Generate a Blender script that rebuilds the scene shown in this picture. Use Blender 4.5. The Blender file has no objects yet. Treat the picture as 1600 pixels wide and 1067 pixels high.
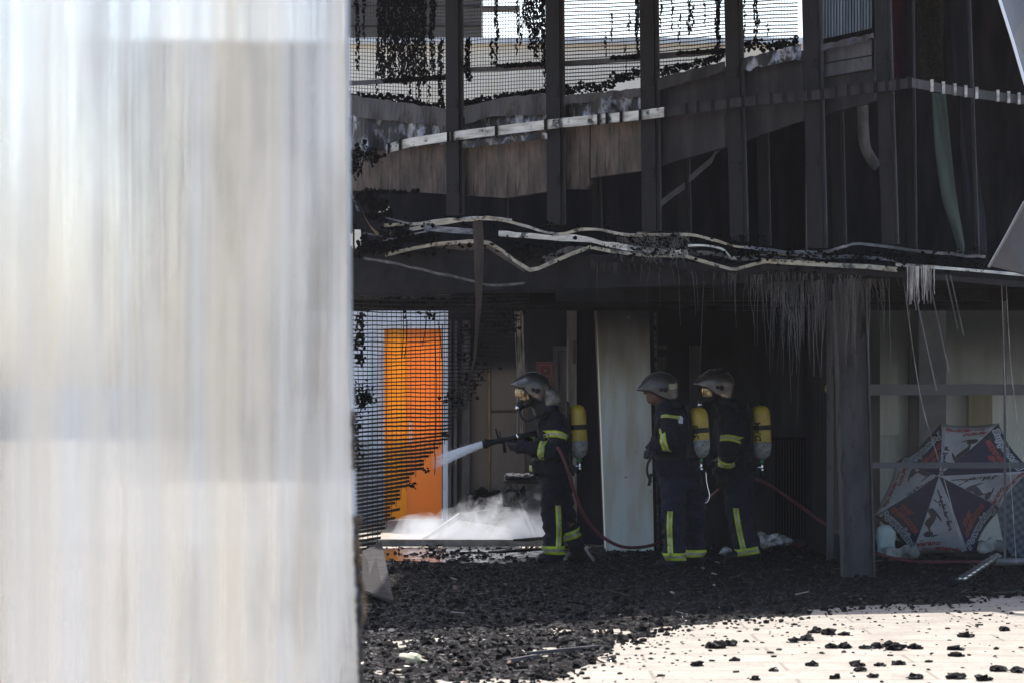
import bpy, bmesh, math, random
from mathutils import Vector, Matrix, noise
from mathutils.bvhtree import BVHTree
R = math.radians
S = bpy.context.scene
C = S.collection
random.seed(7)

# ------------------------------------------------------------------ camera, world, sun, exposure
F = 4444.44
CZ = 1.6
HOR = 616.0
cam_d = bpy.data.cameras.new('camera'); cam = bpy.data.objects.new('camera', cam_d); C.objects.link(cam)
cam.location = (0, 0, CZ); cam.rotation_euler = (R(90), 0, 0)
cam_d.lens = 100; cam_d.sensor_width = 36; cam_d.shift_y = (HOR - 533.5) / 1600
cam_d.clip_start = 0.1; cam_d.clip_end = 2000
cam_d.dof.use_dof = True; cam_d.dof.focus_distance = 26.5; cam_d.dof.aperture_fstop = 5.6
S.camera = cam
SUN_AZ = Vector((-0.25, 0.968)); SUN_EL = R(62)
w = bpy.data.worlds.new("World"); S.world = w; w.use_nodes = True
nt = w.node_tree; nt.nodes.clear()
wo = nt.nodes.new('ShaderNodeOutputWorld'); bg = nt.nodes.new('ShaderNodeBackground'); sk = nt.nodes.new('ShaderNodeTexSky')
sk.sky_type = 'NISHITA'; sk.sun_disc = False; sk.sun_elevation = SUN_EL
sk.sun_rotation = math.atan2(SUN_AZ.x, SUN_AZ.y)
sk.air_density = 1.0; sk.dust_density = 3.0; sk.ozone_density = 1.0
bg.inputs[1].default_value = 0.145
nt.links.new(sk.outputs[0], bg.inputs[0]); nt.links.new(bg.outputs[0], wo.inputs[0])
sd = bpy.data.lights.new('sun', 'SUN'); sd.energy = 3.8; sd.angle = R(0.5); sd.color = (1, .95, .88)
sun = bpy.data.objects.new('sun', sd); C.objects.link(sun)
tosun = Vector((SUN_AZ.x*math.cos(SUN_EL), SUN_AZ.y*math.cos(SUN_EL), math.sin(SUN_EL)))
sun.rotation_euler = tosun.to_track_quat('Z', 'Y').to_euler(); sun.location = (-5, 20, 20)
S.view_settings.view_transform = 'Standard'; S.view_settings.look = 'None'
S.view_settings.exposure = 1.3; S.view_settings.gamma = 1
S.cycles.transparent_max_bounces = 24; S.cycles.max_bounces = 10; S.cycles.volume_bounces = 2
S.cycles.caustics_refractive = True

def P(px, py, Y):
    return Vector(((px-800)/F*Y, Y, CZ+(HOR-py)/F*Y))
def G(px, py):                                  # a pixel on the ground
    Y = F*CZ/(py-HOR); return Vector(((px-800)/F*Y, Y, 0))
def FY(px):                                     # depth of the facade plane
    if px <= 1425:
        xa, dx, k = -1.512, 4.746, (px-800)/F
        t = (28*k-xa)/(dx+5*k); return 28-5*t
    return 23+(px-1425)/175*1.4
FD = Vector((.687, -.727, 0)); FN = Vector((-.727, -.687, 0))

# ------------------------------------------------------------------ materials
def rgb(c): return (c[0], c[1], c[2], 1)
def mat(name, c1, c2=None, scale=(3, 3, 3), lo=.4, hi=.6, rough=.6, rough2=None, metal=0, bump=0, bscale=60, detail=6, spec=.5, c3=None, s3=(1, 1, 1), lo3=.5, hi3=.65, sheen=0, coat=0, dist=0, spec2=None):
    m = bpy.data.materials.new(name); m.use_nodes = True
    n = m.node_tree.nodes; l = m.node_tree.links
    b = n['Principled BSDF']; b.inputs['Roughness'].default_value = rough; b.inputs['Metallic'].default_value = metal
    b.inputs['Specular IOR Level'].default_value = spec
    if sheen: b.inputs['Sheen Weight'].default_value = sheen
    if coat: b.inputs['Coat Weight'].default_value = coat
    b.inputs['Base Color'].default_value = rgb(c1)
    tc = n.new('ShaderNodeTexCoord')
    def nz(sc, det, lo_, hi_, ds=0):
        mp = n.new('ShaderNodeMapping'); mp.inputs['Scale'].default_value = sc
        l.new(tc.outputs['Object'], mp.inputs[0])
        t = n.new('ShaderNodeTexNoise'); t.inputs['Scale'].default_value = 1; t.inputs['Detail'].default_value = det; t.inputs['Roughness'].default_value = .62
        t.inputs['Distortion'].default_value = ds
        l.new(mp.outputs[0], t.inputs['Vector'])
        mr = n.new('ShaderNodeMapRange'); mr.inputs[1].default_value = lo_; mr.inputs[2].default_value = hi_
        l.new(t.outputs[0], mr.inputs[0]); return mr.outputs[0]
    if c2 is not None:
        f = nz(scale, detail, lo, hi, dist)
        mx = n.new('ShaderNodeMix'); mx.data_type = 'RGBA'
        mx.inputs[6].default_value = rgb(c1); mx.inputs[7].default_value = rgb(c2); l.new(f, mx.inputs[0])
        out = mx.outputs[2]
        if c3 is not None:
            f3 = nz(s3, detail, lo3, hi3)
            m3 = n.new('ShaderNodeMix'); m3.data_type = 'RGBA'
            l.new(out, m3.inputs[6]); m3.inputs[7].default_value = rgb(c3); l.new(f3, m3.inputs[0]); out = m3.outputs[2]
        l.new(out, b.inputs['Base Color'])
        if rough2 is not None:
            mr = n.new('ShaderNodeMapRange'); l.new(f, mr.inputs[0]); mr.inputs[3].default_value = rough; mr.inputs[4].default_value = rough2
            l.new(mr.outputs[0], b.inputs['Roughness'])
    if spec2 is not None:
        mr = n.new('ShaderNodeMapRange'); l.new(f, mr.inputs[0]); mr.inputs[3].default_value = spec; mr.inputs[4].default_value = spec2
        l.new(mr.outputs[0], b.inputs['Specular IOR Level'])
    if bump:
        t = n.new('ShaderNodeTexNoise'); t.inputs['Scale'].default_value = bscale; t.inputs['Detail'].default_value = 6
        l.new(tc.outputs['Object'], t.inputs['Vector'])
        bp = n.new('ShaderNodeBump'); bp.inputs['Strength'].default_value = bump; bp.inputs['Distance'].default_value = .02
        l.new(t.outputs[0], bp.inputs['Height']); l.new(bp.outputs[0], b.inputs['Normal'])
    return m
def soot_wall(name, c, soot, z0, z1, amp=.35, rough=.8, c2=None, spots=True):
    """painted wall with a soot stain: the smoke layer left its black tide line between heights z0 and z1 (world)"""
    m = bpy.data.materials.new(name); m.use_nodes = True
    n = m.node_tree.nodes; l = m.node_tree.links; b = n['Principled BSDF']; b.inputs['Roughness'].default_value = rough; b.inputs['Specular IOR Level'].default_value = .12
    ge = n.new('ShaderNodeNewGeometry'); sp = n.new('ShaderNodeSeparateXYZ'); l.new(ge.outputs['Position'], sp.inputs[0])
    t = n.new('ShaderNodeTexNoise'); t.inputs['Scale'].default_value = 2.2; t.inputs['Detail'].default_value = 7; l.new(ge.outputs['Position'], t.inputs['Vector'])
    a = n.new('ShaderNodeMath'); a.operation = 'MULTIPLY_ADD'; l.new(t.outputs[0], a.inputs[0]); a.inputs[1].default_value = amp*2; l.new(sp.outputs[2], a.inputs[2])
    mr = n.new('ShaderNodeMapRange'); mr.interpolation_type = 'SMOOTHSTEP'; mr.inputs[1].default_value = z0+amp; mr.inputs[2].default_value = z1+amp; l.new(a.outputs[0], mr.inputs[0])
    mp = n.new('ShaderNodeMapping'); mp.inputs['Scale'].default_value = (9, 9, 1.3); l.new(ge.outputs['Position'], mp.inputs[0])
    t2 = n.new('ShaderNodeTexNoise'); t2.inputs['Detail'].default_value = 8; t2.inputs['Scale'].default_value = 1; l.new(mp.outputs[0], t2.inputs['Vector'])
    r2 = n.new('ShaderNodeMapRange'); r2.inputs[1].default_value = .4; r2.inputs[2].default_value = .7; l.new(t2.outputs[0], r2.inputs[0])
    m1 = n.new('ShaderNodeMix'); m1.data_type = 'RGBA'; m1.inputs[6].default_value = rgb(c); m1.inputs[7].default_value = rgb(c2 or [q*.6 for q in c]); l.new(r2.outputs[0], m1.inputs[0])
    m2 = n.new('ShaderNodeMix'); m2.data_type = 'RGBA'; l.new(m1.outputs[2], m2.inputs[6]); m2.inputs[7].default_value = rgb(soot); l.new(mr.outputs[0], m2.inputs[0])
    out = m2.outputs[2]
    if spots:
        t3 = n.new('ShaderNodeTexNoise'); t3.inputs['Scale'].default_value = 28; t3.inputs['Detail'].default_value = 3; l.new(ge.outputs['Position'], t3.inputs['Vector'])
        r3 = n.new('ShaderNodeMapRange'); r3.inputs[1].default_value = .71; r3.inputs[2].default_value = .75; l.new(t3.outputs[0], r3.inputs[0])
        m3 = n.new('ShaderNodeMix'); m3.data_type = 'RGBA'; l.new(out, m3.inputs[6]); m3.inputs[7].default_value = rgb([q*.3 for q in c]); l.new(r3.outputs[0], m3.inputs[0]); out = m3.outputs[2]
    l.new(out, b.inputs['Base Color']); return m
M = {}
M['soot'] = mat('soot', (.010, .0095, .010), (.019, .018, .019), (4, 4, 4), rough=.85, bump=.5, bscale=40, spec=.08)
M['sootwall'] = mat('soot_wall', (.014, .0135, .017), (.028, .027, .034), (5, 5, .8), rough=.85, bump=.2, spec=.1)
M['steel'] = mat('burnt_steel', (.010, .0092, .011), (.021, .0185, .020), (9, 9, 2), rough=.55, rough2=.8, spec=.12, metal=.0, bump=.25, bscale=90, c3=(.035, .024, .018), s3=(14, 14, 3), lo3=.62, hi3=.75)
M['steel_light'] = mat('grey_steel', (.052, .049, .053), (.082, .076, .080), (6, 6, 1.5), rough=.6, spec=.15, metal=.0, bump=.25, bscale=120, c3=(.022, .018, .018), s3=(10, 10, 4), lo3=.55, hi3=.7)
M['fascia'] = mat('scorched_fascia', (.135, .104, .088), (.055, .046, .042), (5, 5, 2.2), lo=.36, hi=.66, rough=.75, spec=.15, bump=.3, bscale=50, c3=(.012, .011, .011), s3=(24, 24, 3.0), lo3=.50, hi3=.72)
M['fascia_grey'] = mat('smoked_fascia', (.044, .040, .042), (.024, .022, .024), (7, 7, 1), rough=.7, spec=.15, bump=.3, c3=(.22, .14, .075), s3=(9, 9, .25), lo3=.66, hi3=.72)
M['alu'] = mat('scorched_aluminium', (.52, .50, .47), (.14, .13, .12), (3, 3, 20), lo=.40, hi=.75, rough=.38, rough2=.7, metal=.5, c3=(.02, .018, .018), s3=(6, 6, 8), lo3=.56, hi3=.64, bump=.3, bscale=45)
M['alu_blue'] = mat('smoked_aluminium', (.17, .175, .20), (.03, .03, .035), (4, 4, 16), lo=.35, hi=.65, rough=.35, rough2=.7, metal=.6, bump=.35, bscale=30)
M['alu_cream'] = mat('yellowed_aluminium', (.34, .305, .235), (.10, .08, .06), (5, 5, 16), lo=.42, hi=.72, rough=.45, metal=.3, c3=(.018, .015, .013), s3=(7, 7, 9), lo3=.54, hi3=.62, bump=.3, bscale=60)
M['foil'] = mat('buckled_sheet', (.014, .013, .015), (.30, .31, .37), (6, 6, 2.8), lo=.50, hi=.64, rough=.6, rough2=.35, metal=.3, bump=.6, bscale=14, c3=(.008, .008, .009), s3=(9, 9, 9), lo3=.5, hi3=.6)
M['char'] = mat('char', (.0085, .0076, .0078), (.017, .015, .0148), (26, 26, 26), lo=.55, hi=.63, rough=.95, rough2=.14, bump=.9, bscale=110, spec=.08, spec2=.6)
M['chardry'] = mat('dry_char', (.0035, .0033, .0035), (.008, .0075, .007), (14, 14, 14), rough=.9, bump=.6, bscale=70, spec=.04)
M['mesh'] = mat('burnt_mesh', (.010, .009, .009), (.022, .019, .017), (9, 9, 9), rough=.7, spec=.1)
M['screen'] = mat('burnt_screen', (.014, .0125, .012), (.05, .042, .035), (6, 6, 6), rough=.55, metal=.3)
M['pillar'] = soot_wall('sooty_pillar', (.62, .65, .61), (.035, .035, .036), 1.35, 2.5, .14, c2=(.50, .44, .34))
M['beige'] = soot_wall('beige_wall', (.125, .103, .085), (.011, .011, .012), 1.75, 2.05, .10, c2=(.09, .076, .062))
M['greywall'] = soot_wall('grey_inner_wall', (.060, .059, .062), (.016, .016, .017), 1.3, 2.3, .2)
M['shopwall'] = soot_wall('shop_wall', (.74, .73, .67), (.06, .06, .063), 1.3, 2.45, .12, c2=(.60, .57, .49))
M['whitewall'] = mat('white_render', (.74, .76, .78), (.62, .63, .64), (2, 2, 2), rough=.85, bump=.1)
M['cream'] = mat('cream_render', (.92, .84, .70), (.86, .76, .60), (3, 3, 3), rough=.85, bump=.1)
M['greytower'] = mat('grey_cladding', (.05, .047, .045), (.065, .06, .058), (2, 2, 2), rough=.8)
M['orange'] = mat('orange_door', (.95, .53, .02), (.93, .49, .016), (4, 4, 1), rough=.45)
M['orange2'] = mat('deep_orange_door', (.95, .43, .075), (.93, .40, .065), (4, 4, 1), rough=.45)
def glow_through(m, k):
    n = m.node_tree.nodes; l = m.node_tree.links; b = n['Principled BSDF']; o = n['Material Output']
    tr = n.new('ShaderNodeBsdfTranslucent'); mx = n.new('ShaderNodeMixShader'); mx.inputs[0].default_value = k
    src = b.inputs['Base Color'].links[0].from_socket; l.new(src, tr.inputs[0]); l.new(b.outputs[0], mx.inputs[1]); l.new(tr.outputs[0], mx.inputs[2]); l.new(mx.outputs[0], o.inputs[0])
glow_through(M['orange'], .5); glow_through(M['orange2'], .5)
M['white'] = mat('white_paint', (.78, .78, .76), (.6, .6, .58), (8, 8, 2), rough=.5)
M['red'] = mat('red_paint', (.12, .010, .012), rough=.5)
M['hose'] = mat('red_hose', (.10, .012, .016), (.055, .010, .012), (20, 20, 20), rough=.5, bump=.1)
M['navy'] = mat('navy_cloth', (.0055, .0062, .011), (.010, .011, .018), (9, 9, 5), rough=.85, bump=.35, bscale=45, spec=.2, c3=(.014, .013, .014), s3=(4, 4, 7), lo3=.58, hi3=.75)
M['navyleg'] = mat('navy_trouser_cloth', (.0085, .0105, .019), (.014, .0165, .028), (9, 9, 5), rough=.85, bump=.35, bscale=45, spec=.2, c3=(.018, .017, .019), s3=(4, 4, 7), lo3=.58, hi3=.75)
M['hivis'] = mat('hi_vis_yellow', (.44, .52, .015), (.26, .30, .015), (12, 12, 12), lo=.45, hi=.7, rough=.6, c3=(.05, .055, .02), s3=(30, 30, 30), lo3=.56, hi3=.75)
M['silverband'] = mat('reflective_silver', (.34, .31, .26), (.22, .20, .17), (30, 30, 30), rough=.45, metal=.2)
M['black'] = mat('black_rubber', (.005, .005, .0055), rough=.5, spec=.25)
M['glove'] = mat('black_glove', (.006, .006, .007), (.013, .013, .015), (20, 20, 20), rough=.8, bump=.4, bscale=120)
M['skin'] = mat('skin', (.085, .042, .028), (.065, .033, .023), (20, 20, 20), rough=.6)
M['helmet'] = mat('smoked_chrome', (.19, .165, .15), (.10, .09, .082), (5, 5, 9), rough=.22, rough2=.45, metal=.85, bump=.05, bscale=20)
M['helmet_dark'] = mat('smoked_chrome_dark', (.12, .108, .10), (.065, .06, .058), (5, 5, 9), rough=.30, rough2=.5, metal=.7, bump=.05, bscale=20)
M['helmetpatch'] = mat('helmet_sticker', (.26, .24, .16), rough=.5)
M['gold'] = mat('gold_glint', (.75, .50, .24), rough=.14, metal=1)
M['silvercloth'] = mat('silver_neck_cloth', (.26, .25, .21), (.15, .14, .13), (14, 14, 14), rough=.4, metal=.4, bump=.6, bscale=25)
M['cyl'] = mat('yellow_cylinder', (.38, .26, .02), (.22, .155, .018), (16, 16, 10), lo=.45, hi=.75, rough=.45, bump=.15, bscale=60)
M['cylbase'] = mat('worn_grey_resin', (.24, .235, .22), (.07, .07, .07), (18, 18, 26), lo=.48, hi=.66, rough=.5)
M['chrome'] = mat('chrome', (.75, .75, .75), rough=.2, metal=1)
M['green'] = mat('green_ring', (.03, .16, .06), rough=.5)
M['brown'] = mat('rusty_brown_strip', (.08, .055, .045), (.035, .026, .023), (14, 14, 2), rough=.6, metal=.2, bump=.3)
M['wood'] = mat('yellowed_trim', (.26, .16, .055), (.13, .08, .035), (6, 6, 6), rough=.6)
M['fibre'] = mat('burnt_fibre', (.13, .12, .115), (.05, .047, .046), (6, 6, 2), rough=.9)
M['fibrelight'] = mat('pale_fibre', (.42, .39, .36), (.16, .14, .13), (10, 10, 4), rough=.8)
M['greencloth'] = mat('sooty_green_membrane', (.052, .068, .05), (.042, .046, .044), (6, 6, 1), rough=.6, spec=.1)
M['greycloth'] = mat('sooty_membrane', (.020, .020, .027), (.013, .013, .018), (6, 6, 1), rough=.7, spec=.1)
M['maroon'] = mat('maroon_lagging', (.048, .014, .019), (.022, .014, .019), (4, 4, 2), rough=.8, bump=.3, spec=.1)
M['olive'] = mat('olive_lagging', (.028, .024, .017), (.016, .0145, .013), (30, 30, 30), rough=.95, spec=.1, bump=.8, bscale=60)
M['ribbed'] = mat('pale_ribbed_sheet', (.17, .195, .22), (.05, .055, .065), (16, 16, 1), lo=.4, hi=.65, rough=.4)
M['silverpanel'] = mat('silver_panel', (.19, .185, .19), (.13, .125, .13), (4, 4, 1), rough=.5, metal=.3)
M['paleedge'] = mat('pale_edge', (.75, .78, .82), rough=.4)
M['umbnavy'] = mat('umbrella_navy', (.022, .024, .066), (.016, .018, .050), (8, 8, 8), spec=.1, rough=.85, bump=.3, bscale=10)
M['umbwhite'] = mat('umbrella_white', (.46, .44, .48), (.37, .355, .39), (5, 5, 5), rough=.75, bump=.3, bscale=10)
M['print_black'] = mat('print_black', (.03, .028, .04), rough=.7)
M['print_red'] = mat('print_red', (.30, .035, .032), rough=.7)
M['print_grey'] = mat('print_grey', (.42, .44, .50), rough=.7)
M['bagwhite'] = mat('white_sack', (.42, .47, .48), (.30, .33, .34), (8, 8, 3), rough=.6, bump=.4, bscale=12)
M['film'] = mat('frosted_film', (.11, .11, .115), (.095, .095, .10), (6, 6, 6), rough=.7)
M['cableblue'] = mat('dark_blue_drape', (.010, .012, .022), (.006, .006, .010), (20, 20, 1), rough=.85)

def plastic_bag():
    m = mat('clear_plastic', (.5, .5, .5), (.15, .14, .13), (20, 20, 20), rough=.2, bump=1, bscale=35, spec=.9)
    return m
M['bag'] = plastic_bag()
def glass_mat():
    m = bpy.data.materials.new('shop_glass'); m.use_nodes = True; n = m.node_tree.nodes; l = m.node_tree.links; n.clear()
    o = n.new('ShaderNodeOutputMaterial'); t = n.new('ShaderNodeBsdfTransparent'); t.inputs[0].default_value = (.93, .95, .95, 1)
    g = n.new('ShaderNodeBsdfGlossy'); g.inputs['Roughness'].default_value = .03; d = n.new('ShaderNodeBsdfDiffuse'); d.inputs[0].default_value = (.35, .36, .38, 1)
    m1 = n.new('ShaderNodeMixShader'); m1.inputs[0].default_value = .008; m2 = n.new('ShaderNodeMixShader')
    no = n.new('ShaderNodeTexNoise'); no.inputs['Scale'].default_value = 2.5; no.inputs['Detail'].default_value = 5
    mr = n.new('ShaderNodeMapRange'); mr.inputs[1].default_value = .35; mr.inputs[2].default_value = .75; mr.inputs[3].default_value = .003; mr.inputs[4].default_value = .018
    l.new(no.outputs[0], mr.inputs[0]); l.new(mr.outputs[0], m2.inputs[0])
    l.new(t.outputs[0], m1.inputs[1]); l.new(g.outputs[0], m1.inputs[2]); l.new(m1.outputs[0], m2.inputs[1]); l.new(d.outputs[0], m2.inputs[2]); l.new(m2.outputs[0], o.inputs[0])
    return m
M['glass'] = glass_mat()
def water_mat():
    m = bpy.data.materials.new('water_spray'); m.use_nodes = True; n = m.node_tree.nodes; l = m.node_tree.links; n.clear()
    o = n.new('ShaderNodeOutputMaterial'); t = n.new('ShaderNodeBsdfTransparent')
    d = n.new('ShaderNodeBsdfDiffuse'); d.inputs[0].default_value = (.9, .92, .95, 1)
    tr = n.new('ShaderNodeBsdfTranslucent'); tr.inputs[0].default_value = (.9, .92, .95, 1)
    a = n.new('ShaderNodeMixShader'); a.inputs[0].default_value = .6; b = n.new('ShaderNodeMixShader'); b.inputs[0].default_value = .5
    l.new(d.outputs[0], a.inputs[1]); l.new(tr.outputs[0], a.inputs[2]); l.new(t.outputs[0], b.inputs[1]); l.new(a.outputs[0], b.inputs[2]); l.new(b.outputs[0], o.inputs[0])
    return m
M['water'] = water_mat()
def visor_mat():
    m = bpy.data.materials.new('clear_visor'); m.use_nodes = True; n = m.node_tree.nodes; l = m.node_tree.links; n.clear()
    o = n.new('ShaderNodeOutputMaterial'); t = n.new('ShaderNodeBsdfTransparent'); t.inputs[0].default_value = (.75, .68, .55, 1)
    g = n.new('ShaderNodeBsdfGlossy'); g.inputs['Roughness'].default_value = .08; g.inputs[0].default_value = (1, .85, .6, 1)
    a = n.new('ShaderNodeMixShader'); a.inputs[0].default_value = .16
    l.new(t.outputs[0], a.inputs[1]); l.new(g.outputs[0], a.inputs[2]); l.new(a.outputs[0], o.inputs[0]); return m
M['visor'] = visor_mat()

def sheet_mat():
    """multiwall polycarbonate: clear ribs refracting sideways, milky flutes, vertical dust streaks"""
    m = bpy.data.materials.new('fluted_polycarbonate'); m.use_nodes = True; n = m.node_tree.nodes; l = m.node_tree.links; n.clear()
    o = n.new('ShaderNodeOutputMaterial'); tc = n.new('ShaderNodeTexCoord')
    def nz(sc, det):
        mp = n.new('ShaderNodeMapping'); mp.inputs['Scale'].default_value = sc; l.new(tc.outputs['Object'], mp.inputs[0])
        t = n.new('ShaderNodeTexNoise'); t.inputs['Scale'].default_value = 1; t.inputs['Detail'].default_value = det; l.new(mp.outputs[0], t.inputs['Vector']); return t.outputs[0]
    def mr(i, a, b, c, d):
        q = n.new('ShaderNodeMapRange'); l.new(i, q.inputs[0])
        for k, v in enumerate((a, b, c, d)): q.inputs[k+1].default_value = v
        return q.outputs[0]
    bump = n.new('ShaderNodeBump'); bump.inputs['Distance'].default_value = .0005; bump.inputs['Strength'].default_value = 1
    l.new(nz((260, 0, .6), 2), bump.inputs['Height'])
    rf = n.new('ShaderNodeBsdfRefraction'); rf.inputs['IOR'].default_value = 1.25; rf.inputs['Roughness'].default_value = 0.05; rf.inputs['Color'].default_value = (.88, .90, .92, 1)
    l.new(bump.outputs[0], rf.inputs['Normal'])
    tl = n.new('ShaderNodeBsdfTranslucent'); df = n.new('ShaderNodeBsdfDiffuse')
    colmix = n.new('ShaderNodeMix'); colmix.data_type = 'RGBA'; colmix.inputs[6].default_value = (.60, .605, .61, 1); colmix.inputs[7].default_value = (.66, .61, .53, 1)
    l.new(mr(nz((9, 0, .25), 3), .40, .62, 0, 1), colmix.inputs[0])
    smg = n.new('ShaderNodeMix'); smg.data_type = 'RGBA'; l.new(colmix.outputs[2], smg.inputs[6]); smg.inputs[7].default_value = (.30, .275, .235, 1)
    l.new(mr(nz((7, 0, 1.1), 7), .50, .68, 0, .75), smg.inputs[0])
    l.new(smg.outputs[2], tl.inputs[0]); l.new(smg.outputs[2], df.inputs[0])
    a = n.new('ShaderNodeMixShader'); a.inputs[0].default_value = .45; l.new(tl.outputs[0], a.inputs[1]); l.new(df.outputs[0], a.inputs[2])
    b = n.new('ShaderNodeMixShader')
    mxx = n.new('ShaderNodeMath'); mxx.operation = 'MULTIPLY_ADD'; l.new(nz((40, 0, .3), 5), mxx.inputs[0]); mxx.inputs[1].default_value = .55
    sm_ = n.new('ShaderNodeMath'); sm_.operation = 'MULTIPLY'; sm_.inputs[1].default_value = .45; l.new(nz((5, 0, 1.6), 6), sm_.inputs[0]); l.new(sm_.outputs[0], mxx.inputs[2])
    l.new(mr(mxx.outputs[0], .36, .64, .22, .66), b.inputs[0])
    l.new(rf.outputs[0], b.inputs[1]); l.new(a.outputs[0], b.inputs[2])
    gl = n.new('ShaderNodeBsdfGlossy'); gl.inputs['Roughness'].default_value = .25; l.new(bump.outputs[0], gl.inputs['Normal'])
    c = n.new('ShaderNodeMixShader'); c.inputs[0].default_value = .07; l.new(b.outputs[0], c.inputs[1]); l.new(gl.outputs[0], c.inputs[2])
    l.new(c.outputs[0], o.inputs[0]); return m
M['sheet'] = sheet_mat()

# ------------------------------------------------------------------ helpers
def tag(o, label=None, cat=None, group=None, kind=None):
    if label: o['label'] = label
    if cat: o['category'] = cat
    if group: o['group'] = group
    if kind: o['kind'] = kind
    return o
def thing(name, loc, label, cat, group=None, kind=None):
    o = bpy.data.objects.new(name, None); C.objects.link(o); o.location = loc; o.empty_display_size = .1
    o['wl'] = list(loc)
    return tag(o, label, cat, group, kind)
ICO = None
def ico():
    global ICO
    if ICO is None:
        bm = bmesh.new(); bmesh.ops.create_icosphere(bm, subdivisions=1, radius=1)
        vs = [v.co.copy() for v in bm.verts]; fs = [[v.index for v in f.verts] for f in bm.faces]
        bm.free(); bm = bmesh.new(); bmesh.ops.create_icosphere(bm, subdivisions=2, radius=1)
        ICO = ((vs, fs), ([v.co.copy() for v in bm.verts], [[v.index for v in f.verts] for f in bm.faces])); bm.free()
    return ICO
class MB:
    def __init__(s): s.v = []; s.f = []; s.m = []
    def add(s, vs, fs, mi=0):
        k = len(s.v); s.v += [Vector(v) for v in vs]; s.f += [[i+k for i in f] for f in fs]; s.m += [mi]*len(fs)
    def frame(s, c, ax, ay, az, mi=0):     # box with half-axes
        c = Vector(c); vs = [c+ax*i+ay*j+az*k for i in (-1, 1) for j in (-1, 1) for k in (-1, 1)]
        s.add(vs, [(0, 1, 3, 2), (4, 6, 7, 5), (0, 4, 5, 1), (2, 3, 7, 6), (0, 2, 6, 4), (1, 5, 7, 3)], mi)
    def box(s, a, b, mi=0):
        a = Vector(a); b = Vector(b); c = (a+b)/2; d = (b-a)/2
        s.frame(c, Vector((d.x, 0, 0)), Vector((0, d.y, 0)), Vector((0, 0, d.z)), mi)
    def bar(s, p, q, w, h, up=(0, 0, 1), mi=0):    # w sideways, h along up
        p = Vector(p); q = Vector(q); d = q-p; up = Vector(up); side = d.cross(up)
        if side.length < 1e-6: side = d.cross(Vector((1, 0, 0)))
        side.normalize(); u = side.cross(d).normalized()
        s.frame((p+q)/2, d/2, side*w/2, u*h/2, mi)
    def tube(s, pts, r, n=8, mi=0, caps=True):
        pts = [Vector(p) for p in pts]; rs = r if isinstance(r, (list, tuple)) else [r]*len(pts); k = len(s.v); ref = None
        for i, p in enumerate(pts):
            t = (pts[min(i+1, len(pts)-1)]-pts[max(i-1, 0)]).normalized()
            if ref is None: ref = t.orthogonal().normalized()
            ref = (ref-t*ref.dot(t)).normalized(); b = t.cross(ref)
            for j in range(n):
                a = 2*math.pi*j/n; s.v.append(p+(ref*math.cos(a)+b*math.sin(a))*rs[i])
        for i in range(len(pts)-1):
            for j in range(n):
                s.f.append([k+i*n+j, k+i*n+(j+1) % n, k+(i+1)*n+(j+1) % n, k+(i+1)*n+j]); s.m.append(mi)
        if caps:
            s.f.append([k+j for j in range(n)][::-1]); s.m.append(mi)
            s.f.append([k+(len(pts)-1)*n+j for j in range(n)]); s.m.append(mi)
    def ribbon(s, pts, offs, th, mi=0):   # strip between pts and pts+offs, thickness vectors th
        n = len(pts); k = len(s.v)
        for i in range(n):
            p = Vector(pts[i]); o = Vector(offs[i] if isinstance(offs, list) else offs); t = Vector(th)
            s.v += [p, p+o, p+o+t, p+t]
        for i in range(n-1):
            a = k+4*i
            for j in range(4): s.f.append([a+j, a+(j+1) % 4, a+4+(j+1) % 4, a+4+j]); s.m.append(mi)
        s.f.append([k, k+3, k+2, k+1]); s.f.append([k+4*(n-1)+j for j in range(4)]); s.m += [mi, mi]
    def prism(s, poly, ext, mi=0):
        n = len(poly); k = len(s.v); e = Vector(ext)
        s.v += [Vector(p) for p in poly]+[Vector(p)+e for p in poly]
        s.f.append([k+i for i in range(n)]); s.f.append([k+n+i for i in range(n)][::-1]); s.m += [mi, mi]
        for i in range(n): s.f.append([k+i, k+(i+1) % n, k+n+(i+1) % n, k+n+i]); s.m.append(mi)
    def lump(s, c, r, sq=(1, 1, 1), jit=.35, lv=0, mi=0):
        vs, fs = ico()[lv]; c = Vector(c); o = Vector((random.random()*50, random.random()*50, random.random()*50)); a = random.random()*6.28
        ca, sa = math.cos(a), math.sin(a); out = []
        for v in vs:
            k = r*(1+jit*2*noise.noise(v*1.6+o))
            x, y, z = v.x*k*sq[0], v.y*k*sq[1], v.z*k*sq[2]
            out.append(c+Vector((x*ca-y*sa, x*sa+y*ca, z)))
        s.add(out, fs, mi)
    def lathe(s, base, axis, prof, n=24, mi=0):
        axis = Vector(axis).normalized(); u = axis.orthogonal().normalized(); w_ = axis.cross(u); k = len(s.v); base = Vector(base)
        for (r, h) in prof:
            for j in range(n):
                a = 2*math.pi*j/n; s.v.append(base+axis*h+(u*math.cos(a)+w_*math.sin(a))*r)
        for i in range(len(prof)-1):
            for j in range(n):
                s.f.append([k+i*n+j, k+i*n+(j+1) % n, k+(i+1)*n+(j+1) % n, k+(i+1)*n+j]); s.m.append(mi)
        s.f.append([k+j for j in range(n)][::-1]); s.f.append([k+(len(prof)-1)*n+j for j in range(n)]); s.m += [mi, mi]
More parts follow.
